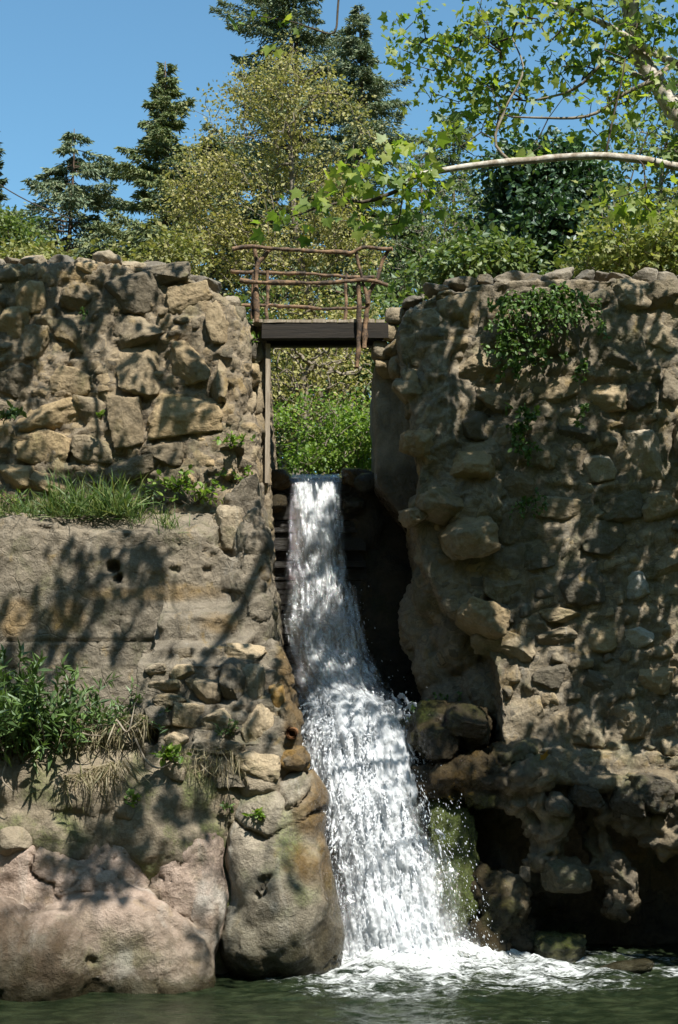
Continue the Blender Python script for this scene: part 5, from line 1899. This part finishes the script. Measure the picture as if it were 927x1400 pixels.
# limbs of the crown overhead, above the picture
ov1 = smooth_line([(2.4, 13.6, 11.6), (.5, 13.8, 12.6), (-1.5, 13.8, 12.9), (-3.4, 13.4, 12.8), (-5.2, 13, 12.2)], 40)
ov2 = smooth_line([(1.9, 12.6, 13.0), (1.8, 11.0, 13.3), (1.2, 9.4, 13.0), (.2, 8.2, 12.2)], 30)
ov3 = smooth_line([(2.4, 13.6, 11.6), (3.2, 15.0, 12.6), (3.0, 16.4, 13.4), (1.6, 17.3, 13.8)], 30)
ov4 = smooth_line([(-1.5, 13.8, 12.9), (-2.2, 12.2, 13.0), (-3.0, 10.8, 12.6), (-4, 9.6, 11.8)], 30)
ov5 = smooth_line([(5.3, 14.1, 7.2), (5.6, 13.0, 9.4), (4.6, 11.8, 11.0), (3.8, 10.8, 11.6)], 30)
def shade_bough(pts, t0, seed):
    out = []
    for i, (a, b, Y) in enumerate(pts):
        p = W(a, b, Y)
        t = t0
        while proj(p[None] + SDIR * t)[1][0] > -40 and t < 25:
            t += .2
        out.append(p + SDIR * (t + .25))
    return smooth_line(np.array(out), 40)


ov6 = np.vstack([ov3[-1:], shade_bough([(860, 640, 18.), (832, 715, 18.), (800, 770, 18.), (745, 842, 18.), (700, 900, 18.)], 4., 1)])
ov7 = shade_bough([(950, 940, 18.), (890, 985, 18.), (850, 1040, 18.)], 4., 2)
ov8 = shade_bough([(20, 330, 18.2), (90, 430, 18.2), (130, 520, 18.2), (150, 650, 18.)], 4., 3)
limbs = [trunk, low, low2, hang, limb2, limb3, limb4, up4, up5, ov1, ov2, ov3, ov4, ov5, ov6, ov7, ov8]

# leaves in view
vis = [(690, 60, 14.6, 120, 50, .9), (590, 55, 14.4, 60, 45, .6), (800, 40, 14.6, 90, 60, .9), (880, 60, 14.4, 70, 70, .8), (640, 120, 14.4, 80, 50, .7), (740, 130, 14.7, 90, 50, .8), (820, 150, 14.5, 80, 50, .7),
       (905, 170, 14.3, 50, 60, .6), (690, 190, 14.2, 80, 35, .6), (600, 180, 14.1, 50, 40, .4), (560, 20, 14.4, 30, 30, .4), (660, 10, 14.6, 120, 30, .8)]
near = [(545, 215, 13.7, 40, 30, .3), (500, 235, 13.7, 40, 28, .3), (470, 265, 13.7, 36, 22, .3), (430, 285, 13.6, 32, 18, .3), (395, 298, 13.6, 16, 14, .2), (575, 265, 13.8, 30, 25, .3), (530, 285, 13.8, 25, 25, .25),
        (480, 225, 13.6, 30, 15, .25), (850, 265, 14.0, 50, 22, .4), (900, 285, 14.0, 36, 34, .4)]
tv = np.vstack([blob_points([pxblob(*b) for b in vis], 760, 81, .05), blob_points([pxblob(*b) for b in near], 50, 82, .05)])
tv = gaps(tv, 41, 1.3, -.02)
tv_big = blob_points([pxblob(*b) for b in near], 38, 83, .1)

# foliage of the crown above the frame, placed where its shade lies on walls, rocks and water
SHADE = [  # px box, distance, share of shade
    (-60, 340, 330, 700, 18.25, .3), (-60, 700, 330, 900, 17.3, .17), (-60, 900, 190, 1120, 16.7, .16), (190, 860, 430, 1060, 16.8, .07), (-60, 1120, 300, 1340, 16.3, .12),
    (150, 1110, 300, 1230, 16.6, .3), (300, 1060, 460, 1330, 17., .06), (540, 370, 980, 700, 18.0, .70), (560, 700, 980, 1040, 18.0, .52), (690, 1050, 980, 1330, 17.9, .58), (550, 740, 700, 970, 18.7, .97), (560, 960, 690, 1100, 18.0, .5),
    (380, 640, 500, 930, 19.5, .2)]
g = np.random.default_rng(909)
LC, TIP = [], []
for (x0, y0, x1, y1, Y, cov) in SHADE:
    n = int((x1 - x0) * (y1 - y0) / 10000 * 62)
    px = g.uniform(x0, x1, n)
    py = g.uniform(y0, y1, n)
    q = np.stack([px / 108, py / 150, np.zeros(n) + 3.3], 1)
    m = fbm(q, 3, 931)
    th = np.quantile(fbm(np.stack([g.uniform(x0, x1, 1500) / 108, g.uniform(y0, y1, 1500) / 150, np.zeros(1500) + 3.3], 1), 3, 931), 1 - cov)
    ok = m > th
    for a, b in zip(px[ok], py[ok]):
        p = W(a, b, Y)
        t = 2.5
        while t < 22:
            qq = p + SDIR * t
            X_, Y_ = proj(qq[None])
            if Y_[0] < -45 or X_[0] > 1010:
                break
            t += .3
        t += g.uniform(.1, 1.9)
        TIP.append(p + SDIR * t)
TIP = np.array(TIP)
# the lower fall, its foot and the apron stand in full sun: no bough over their light
tq = np.repeat(np.linspace(955, 1330, 14), 5)
cq, hq = fall_at(tq)
cq[:, 0] += np.tile(np.linspace(-1, 1.0, 5), 14) * hq
aq = np.array([[x, y, .05] for x in np.linspace(FOOT[0] - 1, FOOT[0] + 2.2, 8) for y in (16.8, 17.2, 17.6)])
fq = np.array([W(x, y, 17.8) for x in (705, 735, 765, 795) for y in (385, 405, 430)])
open_pts = np.vstack([cq, aq, fq])
def clear(P, r=.34):
    ok = np.ones(len(P), bool)
    for p in open_pts:
        d = P - p
        t = d @ SDIR
        ok &= ~((np.linalg.norm(d - t[:, None] * SDIR, axis=1) < r) & (t > .3))
    return ok
TIP = TIP[clear(TIP)]
open_pts = np.array([W(*q_[:3]) for q_ in near])
TIP = TIP[clear(TIP, .28)]
# the worn steps stand mostly in the sun
open_pts = np.array([W(x, y, 16.9) for x in (200, 235, 270, 305, 345, 385) for y in (835, 880, 915, 955, 1000)])[g.uniform(0, 1, 30) < .75]
TIP = TIP[clear(TIP, .24)]
tv = tv[clear(tv, .25)]
print('canopy clumps', len(TIP))
sub = TIP[g.choice(len(TIP), min(len(TIP), 420), replace=False)]
alltips = np.vstack([tv, tv_big, sub])
N_, par_, r_, bn = skeleton(limbs, alltips, .32, 91, jit=.12, r0=.0042, up=.2, expo=2.35)
# keep the leading limbs as stout as the tree shows them
pos = 0
lim_r = [(.14, .08), (.048, .030), (.026, .009), (.013, .006), (.05, .02), (.030, .010), (.026, .009), (.017, .007), (.012, .007), (.09, .03), (.08, .025), (.08, .02), (.06, .03), (.09, .03), (.055, .04), (.04, .03), (.05, .03)]
for L, (ra, rb) in zip(limbs, lim_r):
    k_ = len(resample(L, .32))
    r_[pos:pos + k_] = np.linspace(ra, rb, k_)
    pos += k_
r_[pos:] = np.minimum(r_[pos:], .022)
sel = np.zeros(len(N_), bool)
pos = 0
mbT = MB()
for i, (L, (ra, rb)) in enumerate(zip(limbs, lim_r)):
    P = resample(L, .12 if i < 9 else .3)
    P = P + .012 * np.stack([fbm(P * 2 + i, 2, 3), fbm(P * 2 + 9, 2, 4), fbm(P * 2 + 31, 2, 5)], 1)
    V, Fs = tube(P, np.linspace(ra, rb, len(P)), 10, .18, i)
    if i == 0:
        mbT.add(V, Fs)
        mbT.build('trunk', BARK_SYC, syc)
    else:
        m1 = MB()
        m1.add(V, Fs)
        m1.build('limb', BARK_SYC if i in (1, 4, 9, 10, 11, 12, 13) else BARK_TWIG if i in (2, 3, 8) else BARK_PALE, syc)
sel[bn:] = True
V, Fc = branch_mesh(N_, par_, r_, 5, sel=sel)
mb = MB()
mb.add(V, Fc)
mb.build('branches', BARK_TWIG, syc)
mb = MB()
clump_leaves(mb, tv, 6.0, .12, .064, 'lobed', 95, droop=.5, flat=.3, svar=.5)
tw = np.where((r_ < .0065) & (np.arange(len(N_)) >= bn))[0]
X_, Y_ = proj(N_[tw])
tw = tw[(Y_ > -30)]
tw = g.choice(tw, min(len(tw), 1600), replace=False)
leaves(mb, N_[tw] + g.normal(size=(len(tw), 3)) * .05, .065, 'lobed', 96, droop=.5, flat=.35)
clump_leaves(mb, tv_big, 7, .13, .105, 'lobed', 97, droop=.7, flat=.3)
mb.build('crown', LM_SYC, syc, smooth=False)
mb = MB()
clump_leaves(mb, TIP, 4.2, .10, .15, 'quad', 98, droop=.3, flat=.55)
mb.build('upper_crown', LM_SYC, syc, smooth=False)

# a hanging twig at the top of the view, from the crown overhead
P = smooth_line([W(466, -60, 13.6), W(462, 10, 13.6), W(456, 45, 13.6), W(425, 38, 13.6), W(400, 30, 13.6), W(355, 22, 13.6)], 30)
tw_o = empty('sycamore_branch', tuple(P[0]), 'thin drooping twig with a few big bright leaves at the top of the picture', 'branch')
m1 = MB()
V_, F_ = tube(P, np.linspace(.014, .005, len(P)), 6, .2, 3)
m1.add(V_, F_)
m1.build('twig', BARK_TWIG, tw_o)
m1 = MB()
lt = np.array([W(x, y, 13.6) for x, y in [(375, 25), (360, 20), (325, 35), (380, 30), (395, 28), (408, 40), (372, 60), (378, 68), (345, 15), (330, 30), (400, 22), (415, 34)]])
leaves(m1, lt, .13, 'lobed', 5, droop=.7, flat=.2)
m1.build('leaves', LM_SYC, tw_o, smooth=False)

# overhead wire far behind on the left
a, b2 = W(-60, 208, 50), W(100, 300, 50)
P = np.array([a + (b2 - a) * t - np.array([0, 0, .3 * math.sin(PI * t)]) for t in np.linspace(0, 1, 14)])
m1 = MB()
V_, F_ = tube(P, .022, 5)
m1.add(V_, F_)
tag(m1.build('overhead_wire', BARK_TWIG), 'dark overhead wire slanting down across the sky at the far left', 'wire')
